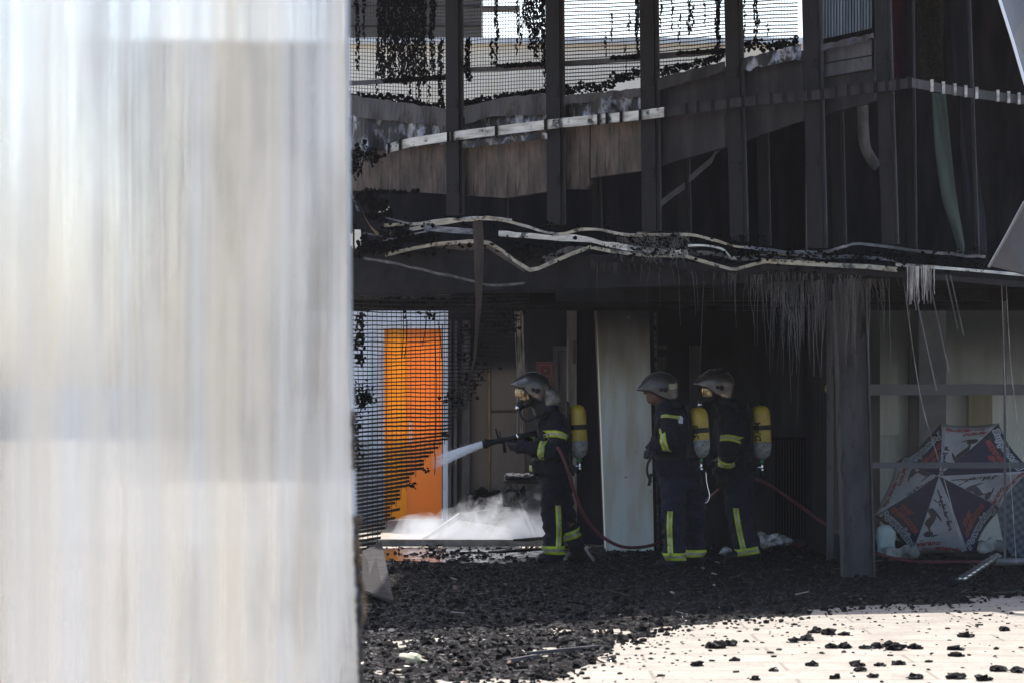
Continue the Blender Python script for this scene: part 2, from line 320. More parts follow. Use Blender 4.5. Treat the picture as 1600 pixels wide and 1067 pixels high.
    def build(s, name, mats, parent=None, smooth=False, origin=None):
        if not isinstance(mats, (list, tuple)): mats = [mats]
        me = bpy.data.meshes.new(name)
        if parent is not None:
            r = parent
            while r.parent: r = r.parent
            off = Vector(r['wl'])
        else:
            if origin is None:
                xs = [v.x for v in s.v]; ys = [v.y for v in s.v]; zs = [v.z for v in s.v]
                origin = ((min(xs)+max(xs))/2, (min(ys)+max(ys))/2, min(zs))
            off = Vector(origin)
        me.from_pydata([v-off for v in s.v], [], s.f)
        for m in mats: me.materials.append(m)
        me.polygons.foreach_set('material_index', s.m)
        if smooth: me.polygons.foreach_set('use_smooth', [True]*len(s.f))
        bm = bmesh.new(); bm.from_mesh(me); bmesh.ops.recalc_face_normals(bm, faces=bm.faces); bm.to_mesh(me); bm.free()
        me.update()
        o = bpy.data.objects.new(name, me); C.objects.link(o)
        if parent is not None: o.parent = parent
        else: o.location = off; o['wl'] = list(off)
        return o
def blob(mb, name, mats, parent, voxel=.012, smooth=3, disp=None, origin=None):
    """fuse the shapes of mb into one continuous surface"""
    o = mb.build(name, mats, parent, True, origin)
    r = o.modifiers.new('r', 'REMESH'); r.mode = 'VOXEL'; r.voxel_size = voxel
    if smooth:
        q = o.modifiers.new('s', 'SMOOTH'); q.factor = .5; q.iterations = smooth
    dg = bpy.context.evaluated_depsgraph_get()
    me = bpy.data.meshes.new_from_object(o.evaluated_get(dg)); o.modifiers.clear(); old = o.data; o.data = me; bpy.data.meshes.remove(old)
    if disp:
        ns = [v.normal.copy() for v in me.vertices]
        for v, nn in zip(me.vertices, ns): v.co += nn*disp(v.co)
    me.polygons.foreach_set('use_smooth', [True]*len(me.polygons)); me.update()
    if not me.materials:
        for m in (mats if isinstance(mats, (list, tuple)) else [mats]): me.materials.append(m)
    me.name = name
    return o
def smoothline(pts, n=6):
    pts = [Vector(p) for p in pts]; out = []
    for i in range(len(pts)-1):
        p0 = pts[max(i-1, 0)]; p1 = pts[i]; p2 = pts[i+1]; p3 = pts[min(i+2, len(pts)-1)]
        for k in range(n):
            t = k/n; out.append(.5*((2*p1)+(-p0+p2)*t+(2*p0-5*p1+4*p2-p3)*t*t+(-p0+3*p1-3*p2+p3)*t**3))
    out.append(pts[-1]); return out

# ================================================================== SETTING: ground
mb = MB()
gx = [-600, -60, -20, -8, -4, 0, 4, 8, 20, 60, 600]; gy = [-400, -40, 0, 10, 15, 20, 25, 30, 40, 80, 900]
vs = [(x, y, 0) for y in gy for x in gx]; nx = len(gx)
mb.add(vs, [(j*nx+i, j*nx+i+1, (j+1)*nx+i+1, (j+1)*nx+i) for j in range(len(gy)-1) for i in range(nx-1)])
gm = bpy.data.materials.new('pavement'); gm.use_nodes = True; n = gm.node_tree.nodes; l = gm.node_tree.links; b = n['Principled BSDF']
tc = n.new('ShaderNodeTexCoord')
n1 = n.new('ShaderNodeTexNoise'); n1.inputs['Scale'].default_value = 3; n1.inputs['Detail'].default_value = 9; n1.inputs['Roughness'].default_value = .7; l.new(tc.outputs['Object'], n1.inputs['Vector'])
r1 = n.new('ShaderNodeMapRange'); r1.inputs[1].default_value = .38; r1.inputs[2].default_value = .66; l.new(n1.outputs[0], r1.inputs[0])
mx = n.new('ShaderNodeMix'); mx.data_type = 'RGBA'; mx.inputs[6].default_value = (.27, .238, .20, 1); mx.inputs[7].default_value = (.17, .148, .122, 1); l.new(r1.outputs[0], mx.inputs[0])
br = n.new('ShaderNodeTexBrick'); br.inputs['Scale'].default_value = 1; br.inputs['Mortar Size'].default_value = .012; br.inputs['Brick Width'].default_value = 1.6; br.inputs['Row Height'].default_value = .5
br.inputs['Color1'].default_value = (1, 1, 1, 1); br.inputs['Color2'].default_value = (.93, .93, .93, 1); br.inputs['Mortar'].default_value = (.55, .52, .48, 1)
l.new(tc.outputs['Object'], br.inputs['Vector'])
mm = n.new('ShaderNodeMix'); mm.data_type = 'RGBA'; mm.blend_type = 'MULTIPLY'; mm.inputs[0].default_value = 1; l.new(mx.outputs[2], mm.inputs[6]); l.new(br.outputs[0], mm.inputs[7])
n2 = n.new('ShaderNodeTexNoise'); n2.inputs['Scale'].default_value = 30; n2.inputs['Detail'].default_value = 4
mp = n.new('ShaderNodeMapping'); mp.inputs['Scale'].default_value = (1, 1, 1); l.new(tc.outputs['Object'], mp.inputs[0]); l.new(mp.outputs[0], n2.inputs['Vector'])
r2 = n.new('ShaderNodeMapRange'); r2.inputs[1].default_value = .56; r2.inputs[2].default_value = .74; l.new(n2.outputs[0], r2.inputs[0])
m3 = n.new('ShaderNodeMix'); m3.data_type = 'RGBA'; l.new(r2.outputs[0], m3.inputs[0]); l.new(mm.outputs[2], m3.inputs[6]); m3.inputs[7].default_value = (.07, .06, .052, 1)
l.new(m3.outputs[2], b.inputs['Base Color']); b.inputs['Roughness'].default_value = .75
tag(mb.build('pavement', gm, origin=(0, 0, 0)), kind='structure')

# char layer: a rough sheet of wet burnt debris over the pavement
def interp(x, tab):
    if x <= tab[0][0]: return tab[0][1]
    for (a, b_), (c, d) in zip(tab, tab[1:]):
        if x <= c: return b_+(d-b_)*(x-a)/(c-a)
    return tab[-1][1]
FRONT = [(-1.4, 14.6), (-.6, 14.8), (.1, 15.2), (.5, 16.6), (.75, 18.0), (1.1, 19.2), (2.0, 20.2), (3.0, 21.4), (4.3, 22.4), (6, 23.2)]
def char_h(x, y):
    f = interp(x, FRONT)+.55*noise.noise(Vector((x*1.3, y*1.3, 3)))
    m = max(-1, min(1, (y-f)/.7)); m2 = max(-1, min(1, (29.75-y)/.25)) if x < 1.0 else 1
    n_ = noise.noise(Vector((x*5, y*3, 0)))*.5+noise.noise(Vector((x*14, y*8, 5)))*.35+noise.noise(Vector((x*36, y*20, 9)))*.22
    h = .012+.040*n_+(.012 if y > 19.5 else 0)
    patch = noise.noise(Vector((x*2.1, y*.9, 20)))
    if y < 20.0: h += .008*n_-.03*max(0, patch-.12)
    if 26.6 < y < 30 and x < .9: h -= .012+.05*max(0, patch+.1)
    return min(h, .10)*1.0-.07*(1-min(m, m2)) if min(m, m2) < 1 else h
mb = MB()
NX, NY = 460, 560
for j in range(NY+1):
    y = 15.4+(31.2-15.4)*j/NY
    for i in range(NX+1):
        x = -(.065*y)+(.26*y)*i/NX
        mb.v.append(Vector((x, y, char_h(x, y))))
mb.f = [[j*(NX+1)+i, j*(NX+1)+i+1, (j+1)*(NX+1)+i+1, (j+1)*(NX+1)+i] for j in range(NY) for i in range(NX)]; mb.m = [0]*len(mb.f)
tag(mb.build('burnt_debris_layer', M['char'], origin=(0, 20, 0)), 'black wet layer of burnt debris covering the pavement under the building', 'debris', kind='stuff')
# crumbs
mb = MB()
for i in range(9500):
    y = 15.5+15*random.random()**1.15; x = -(.062*y)+(.25*y)*random.random()
    f = interp(x, FRONT)
    if y < f-.05 or (y > 30 and x < 1): continue
    r = random.choice((.006, .008, .010, .012, .015, .022))*(.7+.6*random.random())
    mb.lump((x, y, max(char_h(x, y), 0)+r*.4), r, (1.1, 1, .85), .8)
tag(mb.build('char_crumbs', M['char'], origin=(0, 20, 0)), 'coarse black crumbs of char strewn over the debris layer', 'debris', kind='stuff')
mb = MB()
for i in range(1500):
    t = random.random(); y = 15.7+7.2*t; x = -.2+random.random()*(.19*y+.2); f = interp(x, FRONT)
    if y > f: continue
    if random.random() > math.exp(-(f-y)/1.6)+.12: continue
    r = random.choice((.004, .006, .008, .012))*(.7+.7*random.random())
    mb.lump((x, y, r*.3), r, (1.5, 1.1, .6), .5)
tag(mb.build('pavement_crumbs', M['char'], origin=(2, 19, 0)), 'fine scattered specks of char on the bright sunlit pavement', 'debris', kind='stuff')
lumps = [(1510, 995, 9), (1493, 1015, 8), (1495, 1025, 8), (1569, 985, 7), (1390, 1010, 10), (1370, 1012, 9), (1400, 1015, 11), (1430, 1013, 8), (1350, 1013, 7), (1320, 1012, 9), (1300, 1012, 8),
         (1338, 1040, 9), (1345, 1048, 8), (1260, 1000, 9), (1240, 1003, 8), (1295, 991, 10), (1320, 992, 7), (1275, 988, 9), (1405, 1038, 8), (1365, 1058, 7), (1430, 1060, 9), (1495, 1060, 11),
         (1535, 1063, 10), (1560, 1048, 10), (1590, 1050, 9), (1305, 1060, 7), (1270, 1040, 8), (1180, 1062, 6), (1090, 1040, 8), (1120, 1012, 13), (1140, 1008, 10), (1148, 1032, 6), (845, 1055, 14), (860, 1062, 10), (1210, 1048, 6), (1375, 1040, 6)]
for k, (px, py, r) in enumerate(lumps):
    g = G(px, py); rr = r/F*g.y; mb = MB()
    mb.lump(g+Vector((0, 0, rr*.35)), rr, (1.25, 1, .6), .55, 1)
    for q in range(5):
        mb.lump(g+Vector(((random.random()-.5)*rr*2.4, (random.random()-.5)*rr*2, rr*.25)), rr*(.25+.35*random.random()), (1.2, 1, .7), .5, 0)
    tag(mb.build('charred_lump', M['char']), 'black charred lump lying loose on the bright sunlit pavement', 'charred lump', 'charred lumps scattered on the sunlit pavement')

M['wet'] = mat('standing_water', (.01, .01, .011), (.02, .018, .017), (8, 8, 8), rough=.05, rough2=.25, spec=.6)
mb = MB(); ring = []
for k in range(60):
    a = 2*math.pi*k/60; q = 1+.35*noise.noise(Vector((math.cos(a)*1.3, math.sin(a)*1.3, 5)))+.15*noise.noise(Vector((math.cos(a)*5, math.sin(a)*5, 9))); ring.append(Vector((-.45+1.15*q*math.cos(a), 28.2+1.4*q*math.sin(a), .012)))
mb.prism(ring, (0, 0, .004)); tag(mb.build('puddle', M['wet']), kind='structure')
for k, (cx, cy, ax_, ay_) in enumerate(((3.6, 22.9, .7, .25), (1.6, 24.2, .5, .2), (4.2, 24.6, .8, .25))):
    mb = MB(); mb.prism([Vector((cx+ax_*(1+.4*noise.noise(Vector((math.cos(i*.21), math.sin(i*.21), k))))*math.cos(i*.2094), cy+ay_*math.sin(i*.2094), .014)) for i in range(30)], (0, 0, .004)); tag(mb.build('puddle', M['wet']), kind='structure')
bits = [mat('rust_bit', (.07, .035, .02), rough=.8), mat('ash_bit', (.045, .044, .043), rough=.9), M['alu'], M['fibrelight'], mat('brown_bit', (.035, .025, .02), rough=.9)]
mb = MB()
for i in range(300):
    y = 15.6+14*random.random(); x = -(.06*y)+(.245*y)*random.random()
    if y < interp(x, FRONT)+.1 or (y > 29.7 and x < 1): continue
    a = random.random()*3.14; L_ = random.uniform(.02, .10) if random.random() < .92 else random.uniform(.1, .22); z = max(char_h(x, y), 0)+.012; d_ = Vector((math.cos(a)*L_/2, math.sin(a)*L_/2, random.uniform(-.2, .2)*L_)); p = Vector((x, y, z))
    mb.bar(p-d_, p+d_, random.uniform(.006, .03), random.uniform(.003, .008), mi=random.choice((0, 1, 1, 1, 4, 4, 4, 0, 0, 0, 2)))
tag(mb.build('rubbish_fragments', bits, origin=(0, 20, 0)), 'mixed thin slivers of ash, rust and bright metal strewn in the burnt debris', 'debris', kind='stuff')

# ================================================================== far things
# rear building
t = thing('rear_building', P(620, 813, 36)*1, 'pale building across the yard with orange double door and cream upper storey', 'building')
def zat(py, Y): return CZ+(HOR-py)/F*Y
Y = 36.0
xl, xr = -2.02, 3.8; dx0, dx1 = P(594, 0, Y).x, P(696, 0, Y).x; dtop = zat(507, Y); zmid = zat(430, Y)
mb = MB(); mb.box((xl, Y, 0), (dx0, Y+.25, zmid)); mb.box((dx1+.011, Y, 0), (xr, Y+.25, zmid)); mb.box((dx0, Y, dtop), (dx1, Y+.25, zmid)); mb.build('ground_floor_wall', M['whitewall'], t)
mb = MB(); mb.box((xl-.05, Y-.06, zmid), (xr+.05, Y+.3, zat(71, Y))); up = mb.build('upper_wall', M['cream'], t)
mb = MB(); mb.box((xl-.15, Y-.16, zat(71, Y)), (xr+.15, Y+.4, zat(69, Y)+.06)); mb.build('parapet', M['white'], t)
xm = P(636, 0, Y).x
mb = MB(); mb.box((dx0+.05, Y+.1, .02), (xm, Y+.15, dtop-.05)); d1 = mb.build('door_leaf', M['orange'], t)
mb = MB(); mb.box((xm+.004, Y+.09, .02), (dx1-.05, Y+.15, dtop-.05)); d2 = mb.build('door_leaf', M['orange2'], t); d2['label'] = 'deeper orange door leaf'
mb = MB(); mb.box((xm+.03, Y+.04, 1.0), (xm+.06, Y+.09, 1.25)); mb.build('handle', M['chrome'], d2)
mb = MB(); mb.box((dx0-.02, Y-.02, 0), (dx0+.05, Y+.2, dtop)); mb.box((dx1-.03, Y-.02, 0), (dx1+.01, Y+.2, dtop)); mb.box((dx0+.05, Y-.02, dtop-.05), (dx1-.05, Y+.2, dtop+.02)); mb.build('door_frame', M['white'], t)
mb = MB(); mb.box((dx0-.30, Y-.03, 1.0), (dx0-.12, Y, 2.3)); mb.build('shutter', M['paleedge'], t)
# dark clad tower behind
t = thing('dark_clad_block', (-1.6, 40, 0), 'dark grey clad block rising behind the cream wall at the upper left', 'building')
mb = MB(); mb.box((P(470, 0, 40).x, 40, 0), (P(752, 0, 40).x, 42, 8.5)); wl = mb.build('wall', M['greytower'], t)
mb = MB()
for k in range(6): mb.box((P(472, 0, 40).x, 39.97, 6.2+k*.28), (P(750, 0, 40).x, 40, 6.22+k*.28))
mb.build('cladding_joint', M['steel'], wl)
mb = MB(); mb.box((P(752, 0, 40).x+.004, 39.9, zat(17, 40)), (P(812, 0, 40).x, 40.2, zat(11, 40))); mb.build('link_beam', M['greytower'], t)

# grey outbuilding seen faintly through the polycarbonate sheet
mb = MB(); mb.add([(-9.5, 29.6, .004), (-2.02, 29.6, .004), (-2.02, 36.05, 1.02), (-9.5, 36.05, 1.02), (-9.5, 36.05, 0), (-2.02, 36.05, 0)], [(0, 1, 2, 3), (0, 3, 4), (1, 5, 2), (3, 2, 5, 4), (0, 4, 5, 1)])
tag(mb.build('sun_slope', mat('pale_slope', (.30, .28, .25), (.22, .205, .185), (2, 2, 2), rough=.85)), kind='structure')  # slope added behind the sheet, tilted to catch sun and look bright
t = thing('grey_side_house', (-3.5, 36.2, 0), 'grey rendered house side with tan panel and white highlight slab behind the fluted sheet', 'building')
def slab_px(nm, a, b_, c_, d, Y0, m, th=.2, par=None):
    mb = MB(); mb.box((P(a, 0, Y0).x, Y0, max(zat(d, Y0), 0)), (P(b_, 0, Y0).x, Y0+th, zat(c_, Y0))); return mb.build(nm, m, par or t)
M['grey_render'] = mat('grey_render', (.165, .155, .14), (.11, .104, .095), (1.5, 1.5, 1.5), rough=.85)
slab_px('wall', 222, 549, 68, 700, 36.2, M['grey_render'])
slab_px('tan_panel', 462, 546, 230, 640, 36.1, mat('tan_board', (.30, .215, .13), (.22, .155, .095), (2, 2, 1), rough=.8), .05)
t2_ = thing('white_house', (-9, 60, 0), 'low white building far behind the left part of the fluted sheet', 'building')
mb = MB(); mb.box((P(-300, 0, 60).x, 60, 0), (P(226, 0, 60).x, 60.3, zat(606, 60))); mb.build('wall', M['white'], t2_)
mb = MB(); mb.box((P(-300, 0, 60).x, 59.9, zat(690, 60)), (P(226, 0, 60).x, 60, zat(680, 60))); mb.build('string_course', M['whitewall'], t2_)
slab_px('coping', 218, 551, 62, 67.5, 36.1, M['white'], .4)
slab_px('highlight_slab', 425, 460, 250, 699, 36.08, M['white'], .05)  # white slab standing in for the highlight smeared down the sheet
slab_px('dark_window', 330, 385, 190, 330, 36.1, M['steel_light'], .05)
# ================================================================== BURNT BUILDING: shell
t = thing('burnt_building', (1.5, 28, 0), 'fire gutted two storey building shell with sooty ceiling slab and black rear walls', 'building')
roofm = M['soot']
mb = MB()
mb.prism([(-1.75, 21.55, 4.95), (.8, 23.2, 5.05), (3.4, 23.9, 5.15), (9, 25.2, 5.4), (12, 31, 6.6), (-1.75, 30.3, 6.4)], (0, 0, .25)); mb.build('shadow_roof', roofm, t)  # unseen overhead slab, front edge shaped to cast the ground shadow boundary
# ceiling slab (between storeys): plan follows the facade, underside at 2.55
slab = [P(545, 0, 28.1), P(800, 0, FY(800)), P(1000, 0, FY(1000)), P(1200, 0, FY(1200)), P(1425, 0, 23), P(1620, 0, 24.5), Vector((8, 26, 0)), Vector((8, 31.4, 0)), Vector((1.6, 31.4, 0)), Vector((1.2, 30.6, 0)), Vector((-1.6, 30.6, 0))]
ztop = [3.05, 2.98, 2.80, 2.74, 2.66, 2.64, 2.7, 2.7, 2.7, 2.95, 3.05]
mb = MB(); n_ = len(slab)
lo = [Vector((p.x, p.y, 2.55)) for p in slab]; hi = [Vector((p.x, p.y, z-.03)) for p, z in zip(slab, ztop)]
mb.add(lo+hi, [list(range(n_))[::-1], list(range(n_, 2*n_))]+[[i, (i+1) % n_, n_+(i+1) % n_, n_+i] for i in range(n_)]); mb.build('ceiling_slab', M['soot'], t)
# soffit beams
for yy in (25.6, 26.9, 28.6):
    mb = MB(); mb.box((-1.4+(28-yy)*.75, yy, 2.44), (7, yy+.12, 2.55)); mb.build('ceiling_beam', M['soot'], t)
# upper rear wall low part (left) and tall part (right)
mb = MB(); q_ = lambda px: P(px, 0, 30.3).x
mb.box((q_(608), 30.3, 2.7), (P(1262, 0, 29).x+.3, 30.45, 4.55)); mb.box((q_(538), 30.3, zat(321, 30.3)), (q_(608), 30.45, 4.55)); mb.box((q_(564), 30.3, 2.7), (q_(590), 30.45, zat(321, 30.3))); mb.box((q_(590), 30.3, 2.7), (q_(608), 30.45, zat(334, 30.3))); mb.box((q_(538), 30.3, zat(358, 30.3)), (q_(564), 30.45, zat(321, 30.3))); mb.box((q_(551), 30.31, 2.7), (q_(553), 30.44, zat(358, 30.3))); mb.build('upper_rear_wall', M['sootwall'], t)
mb = MB(); mb.box((P(1262, 0, 29).x, 29, 2.7), (8, 29.2, 6.9)); mb.build('upper_rear_wall', M['sootwall'], t)
# ground floor dark wall between pillar and shop
x0, x1 = P(1028, 0, 29.6).x, P(1300, 0, 29.6).x
mb = MB(); mb.box((x0, 29.6, 0), (x1+.5, 29.8, 2.55)); dw = mb.build('dark_wall', M['greywall'], t)
mb = MB()
for k in range(26):
    x = P(1212, 0, 29.5).x+k*.03; mb.box((x, 29.56, .1), (x+.018, 29.6, 1.12))
mb.box((P(1200, 0, 29.5).x, 29.55, 1.125), (x1, 29.6, 1.16)); mb.build('ribbed_dado', M['steel'], dw)
mb = MB(); mb.box((P(1078, 0, 29.5).x, 29.52, .0), (P(1096, 0, 29.5).x, 29.6, zat(540, 29.5))); mb.build('wall_panel', M['steel_light'], dw)
mb = MB(); mb.box((P(1026, 0, 29.5).x, 29.5, zat(545, 29.5)), (P(1042, 0, 29.5).x, 29.6, zat(539, 29.5))); mb.box((P(1030, 0, 29.5).x, 29.54, zat(600, 29.5)), (P(1042, 0, 29.5).x, 29.6, zat(557, 29.5))); mb.build('shelf_bracket', M['steel_light'], dw)
# far inner wall
Y = 33.0
mb = MB(); mb.box((P(700, 0, Y).x, Y, 0), (P(935, 0, Y).x, Y+.15, 3.0)); bw = mb.build('inner_wall', M['beige'], t)
mb = MB()
for (a, b_, c, d) in ((766, 820, 576, 640), (766, 820, 645, 780), (735, 763, 560, 780)):
    mb.box((P(a, 0, Y).x, Y-.05, zat(d, Y)), (P(b_, 0, Y).x, Y, zat(c, Y)))
mb.build('cupboard_front', M['beige'], bw)
mb = MB(); mb.box((P(763.5, 0, Y).x, Y-.07, 0.2), (P(765.5, 0, Y).x, Y, zat(576, Y))); mb.build('edge_trim', M['wood'], bw)
mb = MB()
for (a, b_) in ((700, 705), (709, 714), (722, 734)): mb.box((P(a, 0, 32.9).x, 32.86, 0), (P(b_, 0, 32.9).x, 33, zat(500, 33)))
mb.build('door_lining', M['steel_light'], bw)
Y = 31.6
mb = MB(); mb.box((P(824, 0, Y).x, Y, 0), (P(935, 0, Y).x, Y+.12, 2.95)); gw = mb.build('partition_wall', M['greywall'], t)
mb = MB(); mb.box((P(864, 0, Y).x, Y-.06, 0), (P(872, 0, Y).x, Y, zat(542, Y))); mb.box((P(864, 0, Y).x, Y-.07, zat(548, Y)), (P(887, 0, Y).x, Y, zat(541, Y)+.001)); mb.build('door_frame', M['steel_light'], gw)
mb = MB(); mb.box((P(873, 0, Y).x, Y-.04, 0), (P(887, 0, Y).x, Y-.002, zat(549, Y))); mb.build('door_leaf', M['steel_light'], gw)
Y = 30.2
mb = MB(); mb.box((P(886, 0, Y).x, Y, 0), (P(901, 0, Y).x, Y+.1, zat(470, Y))); pj = mb.build('door_jamb', mat('worn_jamb', (.20, .19, .175), (.12, .11, .10), (20, 20, 2), rough=.8), t)
mb = MB(); mb.box((P(894.5, 0, Y).x, Y-.02, zat(568, Y)), (P(899.5, 0, Y).x, Y, zat(532, Y))); mb.build('latch_plate', M['brown'], pj)
mb = MB(); mb.box((P(901, 0, 30.3).x, 30.31, 0), (P(1030, 0, 30.3).x, 30.4, 2.55)); mb.build('dark_recess_wall', M['sootwall'], t)
# shop interior
mb = MB(); mb.box((P(1296, 0, 29.9).x, 30.6, 0), (7, 30.7, 2.55)); sw = mb.build('shop_rear_wall', M['shopwall'], t)
Y = 30.5
mb = MB(); mb.box((P(1370, 0, Y).x, Y, zat(680, Y)), (P(1404, 0, Y).x, Y+.1, zat(567, Y))); mb.build('cabinet', M['shopwall'], sw)
mb = MB(); mb.box((P(1421, 0, Y).x, Y-.05, 0), (P(1434, 0, Y).x, Y+.1, 2.5)); mb.build('dark_post', M['greywall'], sw)
mb = MB(); mb.box((P(1434, 0, Y).x+.01, Y-.02, 0), (P(1478, 0, Y).x, Y+.1, 2.5)); mb.build('grey_panel', mat('grey_shop_panel', (.20, .20, .22), (.16, .16, .17), (4, 4, 4), rough=.7), sw)
mb = MB(); mb.box((P(1513, 0, Y).x, Y-.02, zat(700, Y)), (P(1550, 0, Y).x, Y+.05, zat(600, Y))); mb.build('stained_panel', mat('ochre_stain', (.33, .25, .12), (.25, .20, .12), (10, 10, 2), rough=.8), sw)
mb = MB(); mb.box((P(1300, 0, 27.2).x, 27.2, .0), (P(1300, 0, 27.2).x+.08, 30.6, 2.55)); mb.build('shop_side_wall', M['sootwall'], t)
# kerb step at the back of the char
mb = MB(); mb.box((-1.75, 30.0, 0), (P(905, 0, 30).x, 30.16, .07)); mb.build('threshold_step', mat('wet_sill', (.12, .12, .125), (.05, .05, .052), (6, 6, 6), rough=.3), t)

mb = MB(); mb.box((P(728, 0, 32.9).x, 32.8, 0), (P(835, 0, 32.9).x, 32.92, zat(772, 32.9)))
for k in range(60): mb.lump(P(random.uniform(728, 835), random.uniform(768, 790), 32.8), .05, (1.3, .6, 1), .6)
mb.build('charred_dado', M['chardry'], bw)
mb = MB(); mb.box((P(700, 0, 30.2).x, 30.17, -.02), (1.2, 32.8, .006)); tag(mb.build('wet_yard_floor', mat('wet_mud', (.03, .03, .032), (.06, .058, .055), (5, 5, 5), rough=.6, rough2=.25)), kind='structure')
# pillar
mb = MB(); Y = 28.7
q0, q1, q2, q3 = P(932, 466, Y), P(1014, 466, Y), P(1022, 862, Y), P(947, 862, Y); q2.z = 0; q3.z = 0; q0.z = 2.55; q1.z = 2.55
mb.prism([q0, q1, q2, q3], (0, .5, 0))
mb.build('concrete_pillar', M['pillar']); o = C.objects[-1]; tag(o, 'wide pale concrete pillar sooted towards its top between the firefighters', 'pillar')
mb = MB(); mb.tube([P(1023, 470, 28.9), P(1028, 864, 28.9)], .013, 8)
tag(mb.build('conduit_pipe', M['alu_blue']), 'thin grey pipe running up beside the right edge of the pale pillar', 'pipe')
mb = MB(); mb.tube([P(930, 470, 29.15), P(946, 864, 29.15)], .014, 6)
tag(mb.build('corner_trim', M['brown']), 'thin brown trim running up the left edge of the pale pillar', 'trim')

# ================================================================== steel columns
def hcol(px0, py0, px1, py1, wpx, Y, label, group, m=None, light=False):
    a = P(px0, py0, Y); b_ = P(px1, py1, Y); d = (b_-a); t = thing('steel_column', b_, label, 'column', group)
    wm = wpx/F*Y; fw = wm*1.13; dp = wm*.30; th = .013
    mm_ = m or M['steel']
    mid = (a+b_)/2; half = d/2
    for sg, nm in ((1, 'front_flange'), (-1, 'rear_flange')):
        mb = MB(); mb.frame(mid+FN*sg*dp/2+FD*(0 if sg > 0 else .012), FD*fw/2, FN*th/2, half); mb.build(nm, mm_ if sg > 0 else M['steel_light'], t)  # rear flange in paler steel, painting in the lit edge of the column
    if group.startswith('front'):
        for zz in (3.55, 4.35):
            c_ = a.lerp(b_, (a.z-zz)/(a.z-b_.z)); mb = MB(); mb.frame(c_+FN*(dp/2+th*.5+.003), FD*fw*.42, FN*.004, Vector((0, 0, .05)))
            for u_ in (-.3, .3):
                for v_ in (-.03, .03): mb.lump(c_+FN*(dp/2+th*.5+.010)+FD*fw*u_+Vector((0, 0, v_)), .008, (1, 1, 1), .1)
            mb.build('splice_plate', mm_, t)
    mb = MB(); mb.frame(mid, FD*th/2, FN*(dp/2-th/2-.001), half); mb.build('web', mm_, t)
cols = [(709, 711, 337, 26, 'first from the left, beside the big black hanging char'), (866, 869, 352, 27, 'second from the left, left of the striped bright screens'), (1013, 1018, 362, 27, 'third from the left, centre of the facade'),
        (1144, 1155, 378, 25, 'fourth from the left, right of the diagonal brace'), (1267, 1277, 388, 27, 'fifth from the left, at the right end of the bright screens'), (1377, 1391, 382, 22, 'sixth from the left, near the building corner')]
for (a, b_, yb, w_, s) in cols:
    hcol(a, -40, b_, yb, w_, FY(a)-.02, 'black burnt upper storey column, '+s, 'front columns of the upper storey')
for (a, b_, y0, yb, w_, s) in [(785, 786, 250, 345, 14, 'between the first and second front columns'), (930, 933, 250, 358, 14, 'between the second and third front columns'), (1066, 1070, 200, 365, 18, 'between the third and fourth front columns, behind the brace'),
                               (1190, 1195, 150, 385, 16, 'between the fourth and fifth front columns'), (1306, 1312, 140, 388, 18, 'between the fifth and sixth front columns'), (1420, 1425, -20, 392, 12, 'right of the sixth front column'), (1503, 1518, -20, 400, 20, 'behind the hanging green strip')]:
    hcol(a, y0, b_, yb, w_, FY(min(a, 1424))+1.3, 'black rear column '+s, 'rear columns of the upper storey')
# big H column in front
Y = 24.6; tl = P(1303, 440, Y); tr = P(1352, 440, Y); bl = P(1316, 905, Y); br_ = P(1366, 905, Y)
t = thing('steel_column', Vector(((bl.x+br_.x)/2, Y, 0)), 'grey steel column standing on the ground left of the umbrella', 'column')
tl.z = tr.z = 2.55; bl.z = br_.z = 0
mid = (tl+tr+bl+br_)/4; half = ((bl+br_)-(tl+tr))/4; wx = (br_.x-bl.x)/2
mb = MB(); mb.frame(mid+Vector((0, .0, 0)), Vector((wx-.016, 0, 0)), Vector((0, .008, 0)), half); mb.build('web', M['steel_light'], t)
for sg in (-1, 1):
    mb = MB(); mb.frame(mid+Vector((sg*(wx-.007), 0, 0)), Vector((.007, 0, 0)), Vector((0, .11, 0)), half); mb.build('flange', M['steel_light'], t)
mb = MB(); mb.box((bl.x-.06, Y-.17, .0), (br_.x+.06, Y+.17, .014)); mb.build('base_plate', M['steel'], t)

# ================================================================== fascia panels
top = [(545, 205), (700, 225), (872, 200), (1000, 150), (1130, 105), (1250, 80), (1370, 60)]
bot = [(545, 298), (640, 300), (700, 304), (790, 310), (880, 296), (920, 296), (922, 278), (1000, 268), (1135, 230), (1250, 190), (1360, 160), (1430, 135)]
segs = [(546, 698, 'leftmost, brown and streaked'), (723, 788, 'brown, left half of the second bay'), (788, 855, 'brown, right half of the second bay'), (881, 921, 'short brown one right of the second column'), (923, 1002, 'brown, left of the third column'), (1029, 1133, 'right of the third column with one rusty streak'),
        (1159, 1254, 'grey with pale drips left of the fifth column'), (1283, 1366, 'grey, between the fifth and sixth columns')]
for (a, b_, s) in segs:
    Ya = FY(a)+.12; Yb = FY(b_)+.12; mb = MB()
    N = 8; pts = []; offs = []
    for k in range(N+1):
        px = a+(b_-a)*k/N; Yk = FY(px)+.14; yt = interp(px, top); yb = interp(px, bot)+.8*noise.noise(Vector((px*.15, 0, 4)))
        pts.append(P(px, yb, Yk)); offs.append(P(px, yt, Yk)-P(px, yb, Yk))
    mb.ribbon(pts, offs, Vector((.03, .045, 0)))
    tag(mb.build('fascia_panel', M['fascia'] if a < 1000 else M['fascia_grey']), 'scorched fascia panel, '+s, 'panel', 'scorched fascia panels of the upper storey')
